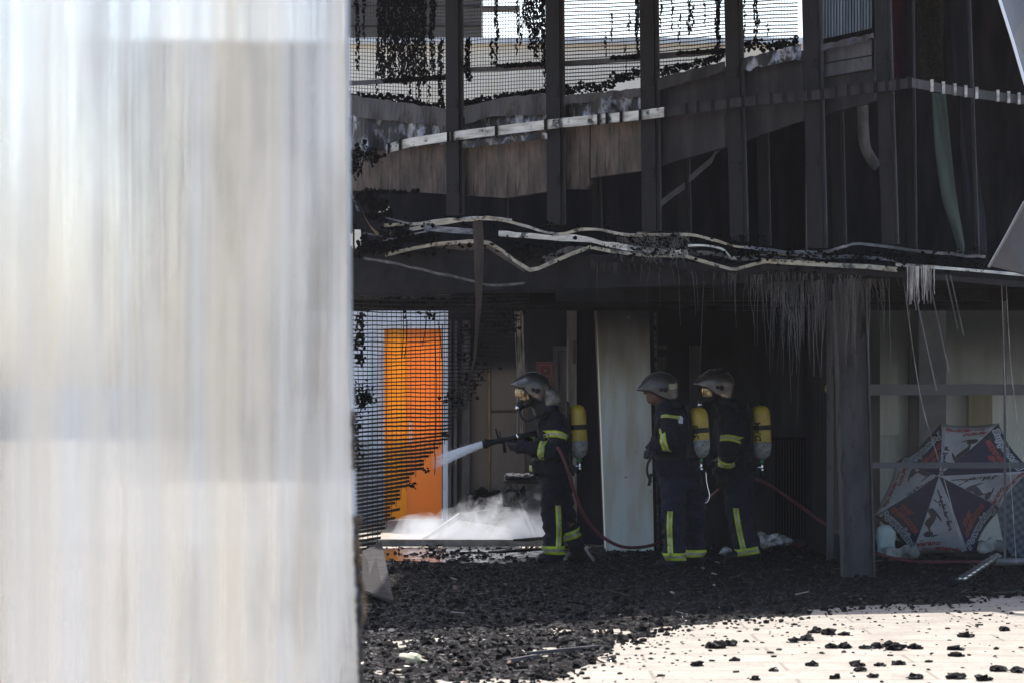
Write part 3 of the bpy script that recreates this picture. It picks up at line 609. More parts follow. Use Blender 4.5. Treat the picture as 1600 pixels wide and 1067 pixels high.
# buckled sheets above the fascia
def sheet_piece(poly_top, poly_bot, a, b_, m, amp, label, name='buckled_sheet', dY=.05, th=.01, N=26):
    mb = MB(); pts = []; offs = []
    for k in range(N+1):
        px = a+(b_-a)*k/N; Yk = FY(px)+dY+amp*noise.noise(Vector((px*.03, dY*7, 1)))
        yt = interp(px, poly_top)+3*noise.noise(Vector((px*.08, 2, 0))); yb = interp(px, poly_bot)+5*noise.noise(Vector((px*.09, 6, 0)))
        pts.append(P(px, yb, Yk+.03*math.sin(px*.15))); offs.append(P(px, yt, Yk)-pts[-1])
    mb.ribbon(pts, offs, Vector((0, th, 0)))
    return tag(mb.build(name, m, smooth=False), label, 'metal sheet', 'buckled sheets above the fascia')
sheet_piece([(545, 178), (695, 195)], [(545, 240), (695, 226)], 546, 697, M['foil'], .08, 'smoke stained sheet with pale blotches left of the first column')
sheet_piece([(723, 185), (760, 172), (850, 168)], [(723, 225), (850, 205)], 724, 853, M['foil'], .15, 'buckled silvery sheet between the first and second columns')
sheet_piece([(545, 149), (695, 170)], [(545, 182), (695, 198)], 546, 697, M['steel_light'], .05, 'dark bent sheet strip at the far left under the screen', dY=-.03)
sheet_piece([(723, 168), (790, 152), (855, 146)], [(723, 196), (770, 182), (855, 180)], 724, 855, M['steel_light'], .05, 'dark crumpled strip under the second screen', dY=.0)
sheet_piece([(881, 160), (990, 148)], [(881, 186), (990, 176)], 881, 1001, M['foil'], .15, 'scalloped pale blue sheet between the second and third columns')
sheet_piece([(881, 150), (1000, 138)], [(881, 164), (1000, 152)], 881, 1001, M['steel_light'], .04, 'cream bent strip between the second and third columns', dY=-.04)
sheet_piece([(1028, 122), (1133, 96)], [(1028, 142), (1133, 112)], 1028, 1133, M['fascia_grey'], .03, 'grey strip right of the third column under the screen', dY=-.02)
sheet_piece([(1158, 92), (1250, 70)], [(1158, 112), (1250, 92)], 1158, 1252, M['foil'], .08, 'dented grey strip left of the fifth column under the screen', dY=-.02)
sheet_piece([(1283, 70), (1365, 52)], [(1283, 80), (1365, 62)], 1283, 1365, M['steel_light'], .01, 'narrow grey rail under the pale ribbed sheet', dY=.0)

# ================================================================== upper rail with clips
def railpts(pl, dY): return [P(x, y, FY(x)+dY) for x, y in pl]
t = thing('slotted_rail', P(1000, 190, FY(1000)), 'long slotted metal rail running across the upper facade and bending at the corner', 'rail')
pl = [(604, 240), (640, 230), (700, 221), (775, 212), (850, 203), (875, 200), (1000, 188), (1075, 178), (1150, 168), (1270, 157), (1350, 147), (1425, 137)]
pts = []
for (p, q) in zip(pl, pl[1:]):
    for k in range(4): pts.append((p[0]+(q[0]-p[0])*k/4, p[1]+(q[1]-p[1])*k/4))
pts.append(pl[-1])
k_ = [i for i, p in enumerate(pts) if p[0] <= 1045][-1]
mb = MB(); mb.ribbon(railpts(pts[:k_+1], -.16), Vector((0, 0, .085)), Vector((.01, .03, 0))); mb.build('rail_run', M['alu'], t)
mb = MB(); mb.ribbon(railpts(pts[k_:], -.158), Vector((0, 0, .078)), Vector((.01, .03, 0))); mb.build('rail_run', M['fascia_grey'], t)
mb = MB(); mb.ribbon(railpts([(1425, 137), (1480, 147), (1540, 156), (1605, 164)], -.16), Vector((0, 0, .075)), Vector((0, .03, 0))); mb.build('rail_run', M['steel_light'], t)
for px in (607, 625, 700, 706, 775, 852, 935, 948, 970, 1000, 1040, 1072, 1090, 1112, 1137, 1160, 1182, 1204, 1225, 1243, 1263, 1283, 1304, 1325, 1345, 1366, 1384, 1402, 1420, 1456, 1474, 1492, 1509, 1526, 1559, 1576, 1592):
    yb = interp(px, pl+[(1480, 147), (1540, 156), (1605, 164)]); mb = MB()
    p = P(px, yb, FY(px)-.175); mb.box(p+Vector((-.012, -.014, -.006)), p+Vector((.012, .014, .092)))
    mb.build('clip', M['steel'] if px < 1430 else M['alu'], t)
# under-rail lower flap, left
sheet_piece([(724, 222), (850, 208)], [(724, 232), (850, 218)], 722, 855, M['foil'], .02, 'pale torn flap just below the rail left of the second column', dY=-.1)

# ================================================================== perforated screens
def screen(a, b_, y0, ybl, ybr, label, dense, bar_y=None, slats=True):
    t = thing('perforated_screen', P((a+b_)/2, max(ybl, ybr), FY((a+b_)/2)+.2), label, 'screen', 'perforated screens between the upper columns')
    mb = MB(); Yf = lambda px: FY(px)+.2
    rows = 5.6; y = y0; slope = (ybr-ybl)/(b_-a)*.4
    hw = .0056 if dense else .0033
    while y < max(ybl, ybr)+4:
        N = 10; pts = []
        for k in range(N+1):
            px = a+(b_-a)*k/N; yy = y+slope*(px-a)+1.2*noise.noise(Vector((px*.03, y*.02, a)))
            if yy > interp(px, [(a, ybl), (b_, ybr)])+3*noise.noise(Vector((px*.2, 0, 0))): 
                if len(pts) > 1: mb.ribbon(pts, Vector((0, 0, hw*1.6)), Vector((0, .016, 0)))
                pts = []; continue
            pts.append(P(px, yy, Yf(px)))
        if len(pts) > 1: mb.ribbon(pts, Vector((0, 0, hw*(1.6 if dense else 1.3))), Vector((0, .016, 0)))
        y += rows
    px = a+2
    while px < b_:
        yb = interp(px, [(a, ybl), (b_, ybr)])
        N = 8; pp = []
        for k in range(N+1):
            yy = y0+(yb-y0)*k/N; pp.append(P(px+(.6*noise.noise(Vector((px, yy*.05, 1)))), yy, Yf(px)+.008))
        mb.tube(pp,   .0020 if dense else .0036, 4, caps=False); px += 4.4
    mb.build('perforated_sheet', M['screen'], t)
    if bar_y:
        mb = MB(); mb.bar(P(a, bar_y[0], Yf(a)-.03), P(b_, bar_y[1], Yf(b_)-.03), .02, .045); mb.build('cross_rail', M['steel_light'], t)
    return t
def drips(t, paths, name='char_drip', dY=.17, dens=1.6):
    mb = MB()
    for (px, y0, y1, w_, fill) in paths:
        x = px; y = y0
        while y < y1:
            x += (random.random()-.5)*2.0; x += (px-x)*.08
            ww = w_*(1-.45*max(0, (y-y0)/(y1-y0)-.5)*2*random.random())
            for q in range(max(1, int(fill*ww/1.9))):
                xx = x+(random.random()-.5)*ww; r = (.7+1.5*random.random()**1.5)
                p = P(xx, y+random.random()*4, FY(xx)+dY-.02*random.random()); mb.lump(p, r/F*p.y, (1, .8, 1.5), .6)
            y += 2.2
    o = mb.build(name, M['chardry'], t); o['kind'] = 'stuff'
def crust(t, pts, th, dY=.1):
    mb = MB()
    for (p, q) in zip(pts, pts[1:]):
        n_ = int(abs(q[0]-p[0])/1.2)
        for k in range(n_):
            f = k/n_; xx = p[0]+(q[0]-p[0])*f; yy = p[1]+(q[1]-p[1])*f
            tt = th*(.6+1.0*abs(noise.noise(Vector((xx*.06, 3, dY)))))
            for z in range(3):
                r = 1.2+2.4*random.random()**2; pp = P(xx+random.uniform(-2, 2), yy+random.uniform(-tt, tt*.5), FY(xx)+dY-random.random()*.05); mb.lump(pp, r/F*pp.y, (1.2, .9, 1), .6)
    o = mb.build('char_crust', M['chardry'], t); o['kind'] = 'stuff'
t = screen(546, 697, -30, 150, 168, 'perforated screen at the far left with broad curtains of black char', False, (131, 122))
drips(t, [(558, -10, 108, 6, 1), (568, -10, 60, 4, 1), (597, -10, 120, 15, 1.4), (612, -10, 128, 16, 1.5), (628, -10, 130, 18, 1.4), (645, -10, 118, 17, 1.5), (660, -10, 130, 14, 1.4), (676, -10, 112, 8, 1.2), (690, 60, 160, 8, 1.4), (590, 100, 155, 5, .7), (640, 110, 160, 6, .6), (655, 120, 170, 7, .7), (670, 100, 165, 6, .6)])
crust(t, [(546, 151), (600, 155), (640, 160), (660, 170), (697, 168)], 9); crust(t, [(600, 128), (697, 122)], 4, .14)
t = screen(722, 855, -30, 166, 148, 'perforated screen between the first and second columns', False, (110, 105))
drips(t, [(733, 60, 125, 8, 1.6), (728, 90, 120, 5, 1), (776, -10, 105, 5, 1.3), (769, 60, 104, 4, 1), (808, -10, 65, 4, 1.2), (814, 20, 70, 3, .8), (820, -10, 40, 8, 1.4), (830, -10, 75, 10, 1.2), (838, -10, 90, 8, 1.2), (848, -10, 100, 8, 1.5), (852, 60, 150, 4, 1), (806, 60, 84, 4, .8)])
crust(t, [(724, 165), (760, 158), (800, 152), (855, 145)], 8); crust(t, [(780, 104), (855, 101)], 3, .14)
t = screen(880, 1001, -30, 138, 125, 'striped perforated screen between the second and third columns', True, (100, 92))
drips(t, [(956, 20, 60, 3, .8), (946, 50, 85, 3, .8), (983, 20, 45, 4, .8), (995, -10, 90, 5, 1.8), (978, 70, 115, 2, .6)])
crust(t, [(881, 145), (900, 142), (940, 140), (960, 128), (1000, 114)], 13); crust(t, [(955, 92), (1001, 88)], 3, .14)
t = screen(1026, 1133, -30, 112, 90, 'striped perforated screen between the third and fourth columns', True, (88, 80))
drips(t, [(1033, 0, 50, 2, .6), (1050, 0, 50, 2, .6), (1062, 20, 70, 3, .8), (1078, -10, 50, 6, 1.1), (1084, -10, 45, 3, .8), (1100, 0, 40, 2, .6), (1123, -10, 95, 6, 1.9), (1121, -10, 60, 5, 1.6)])
crust(t, [(1028, 118), (1060, 108), (1100, 100), (1133, 88)], 9); crust(t, [(1060, 84), (1133, 80)], 3, .14)
t = screen(1158, 1247, -30, 70, 62, 'striped perforated screen between the fourth and fifth columns', True)
drips(t, [(1163, -10, 60, 3, .8), (1180, -10, 60, 7, 1.2), (1198, 35, 58, 4, .7)])
crust(t, [(1158, 78), (1180, 72), (1200, 76), (1225, 72), (1248, 66)], 13)
# pale ribbed sheet right of the bright screens
t = thing('ribbed_sheet', P(1315, 66, FY(1315)+.2), 'pale blue ribbed sheet with dirty streaks right of the fifth column', 'sheet')
mb = MB()
for k in range(17):
    px = 1281+k*4.6; Yk = FY(px)+.2; mb.box(P(px, 62-.22*(px-1281), Yk), P(px+2.7, -20, Yk)+Vector((0, .03, 0)))
mb.build('rib', M['ribbed'], t)
mb = MB(); a = P(1280, 62, FY(1280)+.24); b_ = P(1362, 44, FY(1362)+.24); mb.prism([a, b_, P(1362, -20, b_.y), P(1280, -20, a.y)], (0, .01, 0)); mb.build('backing', M['ribbed'], t)
t = thing('cladding_board', P(1320, 150, FY(1320)+.1), 'dark grey overlapping boards between the fifth and sixth columns', 'board')
for (ya, yb, yc, yd) in ((78, 62, 100, 86), (102, 88, 122, 108)):
    mb = MB(); mb.prism([P(1281, yc, FY(1281)+.08), P(1362, yd, FY(1362)+.08), P(1362, yb, FY(1362)+.08), P(1281, ya, FY(1281)+.08)], (0, .02, 0)); mb.build('board', M['steel_light'], t)

# ================================================================== lower twisted strips
def strip(name, pl, h, m, label, dY=-.15, sm=True, tilt=.02, cat='strip', group='twisted metal strips along the canopy edge'):
    p3 = [P(x, y+h/2, FY(x)+dY+(.03*math.sin(x*.05))) for x, y in pl]
    if sm: p3 = smoothline(p3, 5)
    offs = []
    for i, p in enumerate(p3):
        tw = .5*noise.noise(Vector((p.x*2.0, h, 0)))
        hh = h*.84*(1+.45*noise.noise(Vector((p.x*4.5, h*3, 2)))); tw *= 1.6; offs.append(Vector((0, math.sin(tw)*hh/F*p.y, math.cos(tw)*hh/F*p.y))); p.z += .012*noise.noise(Vector((p.x*6, h, 7)))
    mb = MB(); mb.ribbon(p3, offs, Vector((0, .012, .003)))
    return tag(mb.build(name, m), label, cat, group)
strip('metal_strip', [(600, 352), (650, 350), (690, 344), (740, 343), (765, 341), (810, 350), (850, 362), (882, 365), (928, 357), (965, 366), (1005, 368)], 5, M['alu_cream'], 'wavy cream metal strip lying uppermost on the left of the canopy edge')
strip('metal_strip', [(640, 358), (740, 341), (800, 345)], 7, M['alu'], 'straight brownish strip crossing under the wavy cream strip', dY=-.08)
strip('metal_strip', [(995, 366), (1045, 367), (1085, 368), (1115, 376), (1135, 381), (1165, 387)], 5, M['alu_cream'], 'thin arched strip at the middle of the canopy edge')
strip('metal_strip', [(662, 356), (700, 359), (740, 362), (755, 363)], 10, M['alu_blue'], 'blue grey channel piece left of the hanging brown strip', sm=False)
strip('metal_strip', [(779, 365), (830, 368), (880, 372), (925, 375), (965, 385), (1030, 392), (1075, 396)], 10, M['alu'], 'grey channel right of the hanging brown strip')
strip('metal_strip', [(602, 398), (635, 390), (680, 382), (737, 377), (765, 379), (785, 392), (805, 408), (828, 422), (842, 420), (862, 410), (890, 398), (921, 386)], 7, M['alu_cream'], 'zigzag pale strip dipping to a low point left of centre', sm=False)
strip('metal_strip', [(922, 386), (960, 394), (1010, 399), (1070, 400), (1100, 409), (1140, 420), (1150, 421), (1175, 414), (1205, 407)], 6, M['alu_cream'], 'pale strip with a shallow dip right of centre', sm=False)
strip('metal_strip', [(1075, 384), (1110, 384), (1130, 390), (1142, 402), (1152, 404)], 4, M['alu'], 'thin curled strip ending in a hook near the shallow dip')
strip('metal_strip', [(1070, 396), (1120, 396), (1150, 404), (1200, 402), (1260, 408)], 8, M['alu_blue'], 'sooty blue channel behind the shallow dip', dY=-.05)
strip('metal_strip', [(1165, 386), (1215, 392), (1262, 395), (1290, 393), (1320, 386), (1338, 381), (1360, 382), (1400, 388), (1450, 394), (1540, 402)], 5, M['alu_blue'], 'long thin arched strip on the right part of the canopy edge')
strip('metal_strip', [(1180, 392), (1240, 398), (1300, 402), (1360, 402), (1400, 408)], 6, M['alu_blue'], 'sooty strip lying under the long thin arched strip', dY=-.1)
strip('metal_strip', [(1190, 408), (1260, 411), (1310, 414), (1360, 417), (1402, 420)], 9, M['alu_cream'], 'straight pale lower edge strip right of centre', sm=False)
strip('metal_strip', [(1400, 414), (1460, 418), (1530, 423), (1605, 430)], 6, M['alu'], 'bright straight edge strip at the far right', sm=False)
strip('canopy_edge_beam', [(1190, 418), (1300, 422), (1425, 428), (1500, 434), (1610, 444)], 12, M['steel'], 'dark straight beam under the pale strips at the right', dY=-.1, sm=False, cat='beam', group=None)
strip('canopy_edge_beam', [(921, 402), (1000, 408), (1080, 416), (1190, 424)], 12, M['soot'], 'dark straight beam under the pale strips at the middle', dY=-.1, sm=False, cat='beam', group=None)
# perforated underside pieces
def perf(poly, label, m):
    mb = MB(); a, b_, c, d = [Vector((x, y)) for x, y in poly]
    for i in range(13):
        t_ = i/12; p = a.lerp(b_, t_); q = d.lerp(c, t_); Yp = 26.4
        mb.bar(P(p.x, p.y, FY(p.x)-.05), P(q.x, q.y, FY(q.x)-.02), .006, .009)
    for j in range(22):
        t_ = j/21; p = a.lerp(d, t_); q = b_.lerp(c, t_); mb.bar(P(p.x, p.y, FY(p.x)-.045), P(q.x, q.y, FY(q.x)-.025), .004, .007)
    tag(mb.build('perforated_soffit', m), label, 'soffit', 'perforated soffit scraps under the canopy edge')
perf([(756, 384), (768, 382), (826, 423), (818, 424)], 'narrow perforated scrap hanging under the zigzag strip', M['brown'])
perf([(848, 402), (888, 386), (918, 386), (856, 414)], 'perforated scrap rising right of the low point of the zigzag strip', M['fibre'])
perf([(680, 386), (745, 376), (752, 384), (735, 392)], 'perforated scrap under the zigzag strip left of the brown strip', M['brown'])
# crust and rubbish on canopy
t = thing('canopy_rubbish', P(1000, 380, FY(1000)), 'black burnt clumps and tangled fibres heaped along the canopy edge', 'debris', kind='stuff')
mb = MB()
for (a, b_, ya, yb, n_) in ((592, 680, 345, 400, 260), (960, 1070, 366, 402, 420), (1150, 1200, 385, 408, 150), (1200, 1420, 393, 410, 320), (800, 880, 385, 412, 120), (1080, 1150, 396, 410, 60), (690, 960, 380, 395, 120), (620, 760, 340, 362, 60), (760, 960, 345, 385, 110), (1060, 1200, 368, 395, 120), (1200, 1540, 388, 425, 260)):
    for k in range(n_):
        px = random.uniform(a, b_); py = random.uniform(ya, yb); r = 1+3*random.random()**2; p = P(px, py, FY(px)-.19+.19*random.random()); mb.lump(p, r*.8/F*p.y, (1.5, 1, .9), .7)
mb.build('char_clump', M['chardry'], t)['kind'] = 'stuff'
mb = MB()
for k in range(260):
    px = random.uniform(955, 1075); py = random.uniform(362, 398); L = random.uniform(6, 22); a = random.uniform(-1, 2.2)
    pts = [P(px+L*q*math.cos(a)+random.uniform(-2, 2), py+L*q*abs(math.sin(a))+random.uniform(-1, 1), FY(px)-.17) for q in (0, .33, .66, 1)]
    mb.tube(pts, .0035, 4, caps=False)
mb.build('tangled_fibre', M['fibre'], t)['kind'] = 'stuff'
t = thing('melted_clutter', P(580, 380, 28.2), 'tangle of black melted clutter at the far left corner of the canopy edge', 'debris')
mb = MB()
for (cx, cy, rx, ry, n_) in ((590, 322, 14, 6, 70), (606, 332, 6, 12, 50), (585, 338, 16, 5, 60), (575, 310, 22, 10, 70), (548, 350, 5, 14, 30), (556, 392, 12, 8, 60), (570, 380, 7, 16, 60), (590, 385, 20, 8, 90), (620, 372, 24, 8, 120), (650, 372, 30, 5, 90), (565, 240, 16, 12, 110), (555, 262, 10, 16, 70), (585, 250, 12, 6, 40), (600, 300, 40, 3, 70)):
    for k in range(n_):
        px = random.gauss(cx, rx*.55); py = random.gauss(cy, ry*.55); p = P(px, py, FY(px)-.15-.1*random.random()); mb.lump(p, (1+3*random.random()**2)/F*p.y, (1.1, 1, 1.2), .7)
mb.build('char_clump', M['chardry'], t)['kind'] = 'stuff'
mb = MB()
for (x0_, y0_, x1_, y1_) in ((556, 240, 575, 250), (566, 226, 582, 262), (575, 232, 560, 268), (600, 340, 640, 350), (570, 365, 610, 372), (600, 376, 668, 362), (550, 300, 560, 330)):
    mb = MB(); mb.bar(P(x0_, y0_, FY(x0_)-.22), P(x1_, y1_, FY(x1_)-.2), .03, .012); mb.build('bent_bracket', M['alu_blue'], t)
# lower fringes
t = thing('hanging_fibres', P(1280, 540, 24.2), 'fringe of pale burnt fibres hanging from the canopy edge above the shop window', 'fibres', kind='stuff')
mb = MB(); ml = MB()
def strand(m_, px, y0, L, r, Y, wig=5):
    pts = []; x = px; dr = random.uniform(-.05, .07)
    for k in range(7):
        q = k/6; pts.append(P(x, y0+L*q, Y)); x += dr*L/6+random.uniform(-wig, wig)*.5
    m_.tube(pts, [r*(1-.6*k/6) for k in range(7)], 4, caps=False)
for k in range(430):
    px = random.choice((random.gauss(1250, 28), random.gauss(1290, 35), random.uniform(1180, 1420), random.gauss(1225, 15), random.gauss(1340, 22)))
    if px < 1090 or px > 1440: continue
    L = random.expovariate(1/38)*(1.35 if 1215 < px < 1330 else .8); L = min(L, 150); strand(mb, px, 424+(px-1190)*.045, L+10, random.choice((.0022, .003, .0042)), FY(px)-.05+random.random()*.3)
for k in range(120):
    px = random.uniform(920, 1200); L = random.expovariate(1/14)+4; strand(mb, px, interp(px, [(920, 400), (1070, 408), (1190, 426)]), L, .0028, FY(px)-.05)
for (px, y0, L) in ((1082, 425, 70), (1087, 425, 62), (1115, 425, 48), (1147, 430, 85), (1150, 430, 60), (1168, 430, 50), (1185, 430, 110), (1188, 430, 75), (933, 400, 60), (1030, 430, 50), (1062, 430, 45), (1206, 430, 150), (1100, 440, 150), (1230, 440, 190), (1255, 440, 230), (1060, 420, 90), (1190, 430, 125)):
    strand(ml, px, y0, L, .0035, FY(px)-.05, 1.5)
mb.build('fringe', M['fibre'], t)['kind'] = 'stuff'
ml.build('long_strand', M['fibre'], t)['kind'] = 'stuff'
t = thing('melted_tassel', P(1440, 530, FY(1425)), 'pale melted tassel of fibres draped over the right end of the canopy edge', 'fibres')
mb = MB(); ml = MB()
for k in range(46):
    px = random.choice((random.gauss(1427, 5), random.gauss(1450, 4), random.gauss(1448, 3))); strand(mb, px, 414+random.random()*5, random.uniform(15, 60), random.uniform(.004, .009), 22.82-random.random()*.06, 1.5)
for (px, L, Y_) in ((1424, 180, 22.8), (1450, 150, 22.8), (1478, 85, 22.9), (1485, 95, 22.9), (1420, 55, 22.8)):
    pts = [P(px+(q*L*.22), 430+L*q, Y_) for q in (0, .3, .6, 1)]; ml.tube(smoothline(pts), .0055, 5, caps=False)
mb.build('tassel', M['fibrelight'], t); ml.build('long_strand', M['fibre'], t)
# long thin wires in front of the glass
for (x0_, x1_, y0, y1, s) in ((1412, 1500, 440, 838, 'leaning pale wire in front of the umbrella'), (1565, 1588, 440, 880, 'long pale wire hanging near the right edge of the photo'), (1572, 1596, 442, 720, 'thin wire just right of the long pale wire')):
    mb = MB(); mb.tube(smoothline([P(x0_, y0, 24.3), P(x0_+(x1_-x0_)*.3, y0+(y1-y0)*.45, 24.3), P(x1_-(x1_-x0_)*.35, y0+(y1-y0)*.72, 24.3), P(x1_, y1, 24.3)]), .0032, 5, caps=False)
    tag(mb.build('hanging_wire', M['fibrelight']), s, 'wire')

# hanging brown strip
t0 = [(747, 346, 17), (749, 380, 18), (749, 430, 15), (748, 480, 10), (745, 520, 6), (742, 560, 5), (735, 590, 5), (731, 610, 9)]
mb = MB(); p3 = [P(x-w_/2, y, 25.9+(.02*k)) for k, (x, y, w_) in enumerate(t0)]; offs = [Vector((w_/F*25.9*.9, .03, 0)) for (x, y, w_) in t0]
mb.ribbon(p3, offs, Vector((.0, .008, 0))); tag(mb.build('hanging_strip', M['brown']), 'long brown twisted strip dangling in front of the black net', 'strip')
# yellowed trim left
mb = MB(); p3 = smoothline([P(558, 310, 27.6), P(566, 330, 27.6), (P(577, 350, 27.6)), P(590, 363, 27.6), P(601, 366, 27.6), P(610, 360, 27.6)]); mb.ribbon(p3, [Vector((.02, 0, -.05))]*len(p3), Vector((0, .03, 0)))
tag(mb.build('bent_trim', M['wood']), 'bent yellow brown trim at the far left of the canopy', 'trim')
strip('thin_pipe', [(568, 403), (640, 417), (740, 440), (772, 446), (820, 443)], 4, M['fibre'], 'thin bent pipe slanting across the dark space under the canopy', dY=-.3, cat='pipe', group=None)
# diagonal brace
for pl2, s in (([(1031, 325), (1050, 310), (1070, 296)], 'short lower piece of bent brace right of the third column'), ([(1077, 286), (1100, 266), (1112, 256), (1118, 243), (1130, 230), (1138, 226)], 'bent upper brace reaching the fourth column')):
    mb = MB(); p3 = [P(x, y, FY(x)+.4) for x, y in pl2]; mb.ribbon(p3, Vector((0, 0, .06)), Vector((.0, .02, 0))); tag(mb.build('bent_brace', M['steel_light']), s, 'brace')
# right side hangings
def hang(name, pl2, m, label, Y, curl=.03, cat='hanging strip'):
    mb = MB(); p3 = [P(x, y, Y) for x, y, w_ in pl2]; L = []
    pts = smoothline(p3, 6); ws = []
    for k in range(len(pts)):
        f = k/6; i = min(int(f), len(pl2)-1); j = min(i+1, len(pl2)-1); ws.append(pl2[i][2]+(pl2[j][2]-pl2[i][2])*(f-i))
    n_ = 7; k0 = len(mb.v)
    for p, w_ in zip(pts, ws):
        for j in range(n_):
            a = j/(n_-1); mb.v.append(p+Vector(((a-.5)*w_/F*Y, -curl*math.sin(a*5.0+p.z*2), 0)))
    for i in range(len(pts)-1):
        for j in range(n_-1): mb.f.append([i*n_+j, i*n_+j+1, (i+1)*n_+j+1, (i+1)*n_+j]); mb.m.append(0)
    o = mb.build(name, m, None, True); so = o.modifiers.new('t', 'SOLIDIFY'); so.thickness = .008
    return tag(o, label, cat)
hang('membrane_strip', [(1466, 146, 22), (1473, 230, 26), (1484, 310, 24), (1496, 360, 14), (1502, 388, 9), (1498, 400, 8)], M['greencloth'], 'sagging greenish membrane strip hooked at its lower end', 23.9)
hang('membrane_strip', [(1508, 150, 18), (1514, 250, 24), (1525, 340, 30), (1530, 398, 24)], M['greycloth'], 'dark grey membrane hanging right of the greenish one', 24.3)
hang('lagging_sheet', [(1402, -20, 30), (1408, 40, 28), (1405, 90, 22), (1400, 128, 20)], M['maroon'], 'maroon hanging sheet near the top right columns', 24.4, .05)
hang('lagging_sheet', [(1450, -20, 44), (1452, 40, 42), (1452, 90, 40), (1455, 125, 38)], M['olive'], 'rough olive brown hanging sheet right of the maroon one', 24.6, .04)
hang('membrane_strip', [(1498, -20, 30), (1500, 60, 28), (1503, 130, 26)], M['greycloth'], 'grey hanging sheet at the top right of the olive one', 24.8, .04)
mb = MB(); mb.tube(smoothline([P(1348, 165, 25), P(1349, 200, 25), P(1352, 230, 25), P(1362, 250, 25), P(1372, 262, 25)]), .05, 10); tag(mb.build('flexible_duct', M['fibre'], smooth=True), 'furry burnt duct hanging left of the sixth column', 'duct')
# top right panels
t = thing('torn_panel', P(1590, 60, 21.5), 'pale silver torn panel with bright edge at the top right corner', 'panel')
mb = MB(); Y = 21.5; mb.prism([P(1563, -40, Y), P(1563, 0, Y), P(1582, 60, Y), P(1598, 118, Y), P(1640, 150, Y+.4), P(1640, -40, Y+.4)], (0, .03, 0)); mb.build('sheet', M['silverpanel'], t)
mb = MB(); mb.tube([P(1560, -40, Y-.02), P(1562, 0, Y-.02), P(1581, 60, Y-.02), P(1598, 118, Y-.02), P(1612, 165, Y-.02)], .012, 6); mb.build('edge', M['paleedge'], t)
t = thing('leaning_panel', P(1600, 432, 22.4), 'grey triangular panel leaning at the right edge above the canopy', 'panel')
mb = MB(); Y = 22.4; mb.prism([P(1547, 416, Y), P(1572, 370, Y), P(1600, 318, Y), P(1640, 290, Y+.3), P(1640, 440, Y+.3), P(1600, 428, Y)], (0, .03, 0)); mb.build('sheet', M['brown'], t); C.objects[-1].data.materials[0] = M['silverpanel'] if False else mat('dull_panel', (.085, .075, .073), (.07, .062, .06), (3, 3, 3), rough=.7)
mb = MB(); mb.tube([P(1545, 418, Y-.01), P(1572, 370, Y-.01), P(1600, 317, Y-.01), P(1640, 288, Y+.28)], .012, 6); mb.build('edge', M['silverpanel'], t)

# ================================================================== black net at the left
t = thing('metal_net', P(640, 860, 26.3), 'black square grid netting torn along a slanting edge in front of the orange door', 'net')
RB = [(452, 830), (520, 812), (590, 758), (640, 726), (690, 700), (720, 668), (760, 640), (800, 618), (850, 592)]
def net_y(row, px):
    y = 456+row*6.45; sl = .0+max(0, (y-560))/300*.17
    return y-sl*(px-555)+1.5*math.sin(px*.02+row*.2)+18*max(0, (y-560)/300)*.3+2.2*noise.noise(Vector((px*.012, row*.22, 3)))+(.9*noise.noise(Vector((px*.09, row*1.7, 8))))
def net_Y(px, y): return 26.3-.25*math.sin((px-540)/280*3.1)+.12*noise.noise(Vector((px*.01, y*.012, 0)))
mb = MB(); ms = MB(); row = 0
while True:
    y0 = net_y(row, 555)
    if y0 > 862: break
    pts = []; px = 550; jag = random.uniform(-6, 6)
    while px < 830:
        y = net_y(row, px); xr = interp(y, RB)+jag
        if px > xr: break
        pts.append(P(px, y, net_Y(px, y))); px += 7.5
    if len(pts) > 2:
        h = .0046 if y0 < 620 else .0046+min(1, (y0-620)/120)*.0095
        (mb if y0 < 660 else ms).ribbon(pts, Vector((0, .0, h*1.5)), Vector((0, .014, -.004)))
    row += 1
px = 552; 
while px < 830:
    pts = []; 
    for r_ in range(0, row):
        y = net_y(r_, px)
        if px > interp(y, RB): 
            break
        pts.append(P(px+1.2*noise.noise(Vector((px, y*.02, 0))), y, net_Y(px, y)+.01))
    if len(pts) > 1: mb.tube(pts, .0035, 4, caps=False)
    px += 7.5
mb.build('grid', M['mesh'], t); ms.build('lower_slats', M['mesh'], t)
mb = MB()
for (cx, cy, rx, ry, n_) in ((566, 622, 18, 22, 160), (562, 500, 9, 20, 60), (560, 530, 10, 22, 60), (563, 560, 6, 14, 40), (556, 690, 8, 50, 70), (668, 735, 8, 3, 16), (645, 758, 8, 3, 14), (696, 680, 5, 4, 10), (715, 622, 22, 14, 60), (735, 595, 16, 14, 60), (745, 560, 25, 25, 50), (780, 500, 40, 22, 120), (700, 470, 100, 6, 160), (633, 492, 3, 14, 14), (670, 490, 14, 12, 24), (722, 520, 15, 30, 40), (600, 466, 50, 5, 40)):
    for k in range(n_):
        px = random.gauss(cx, rx*.5); py = random.gauss(cy, ry*.5); r = 1+2.6*random.random()**2; p = P(px, py, 26.3-.2*random.random()); mb.lump(p, r/F*26, (1, 1, 1), .7)
for (a, b_, y0, y1) in ((630, 628, 480, 560), (679, 681, 490, 690), (684, 690, 500, 560), (722, 716, 500, 545), (636, 632, 500, 560), (668, 660, 480, 540), (678, 679, 690, 742)):
    mb.tube([P(a, y0, 26), P((a+b_)/2+1.5, (y0+y1)/2, 26), P(b_, y1, 26)], .004, 5)
mb.build('char_clump', M['chardry'], t)['kind'] = 'stuff'
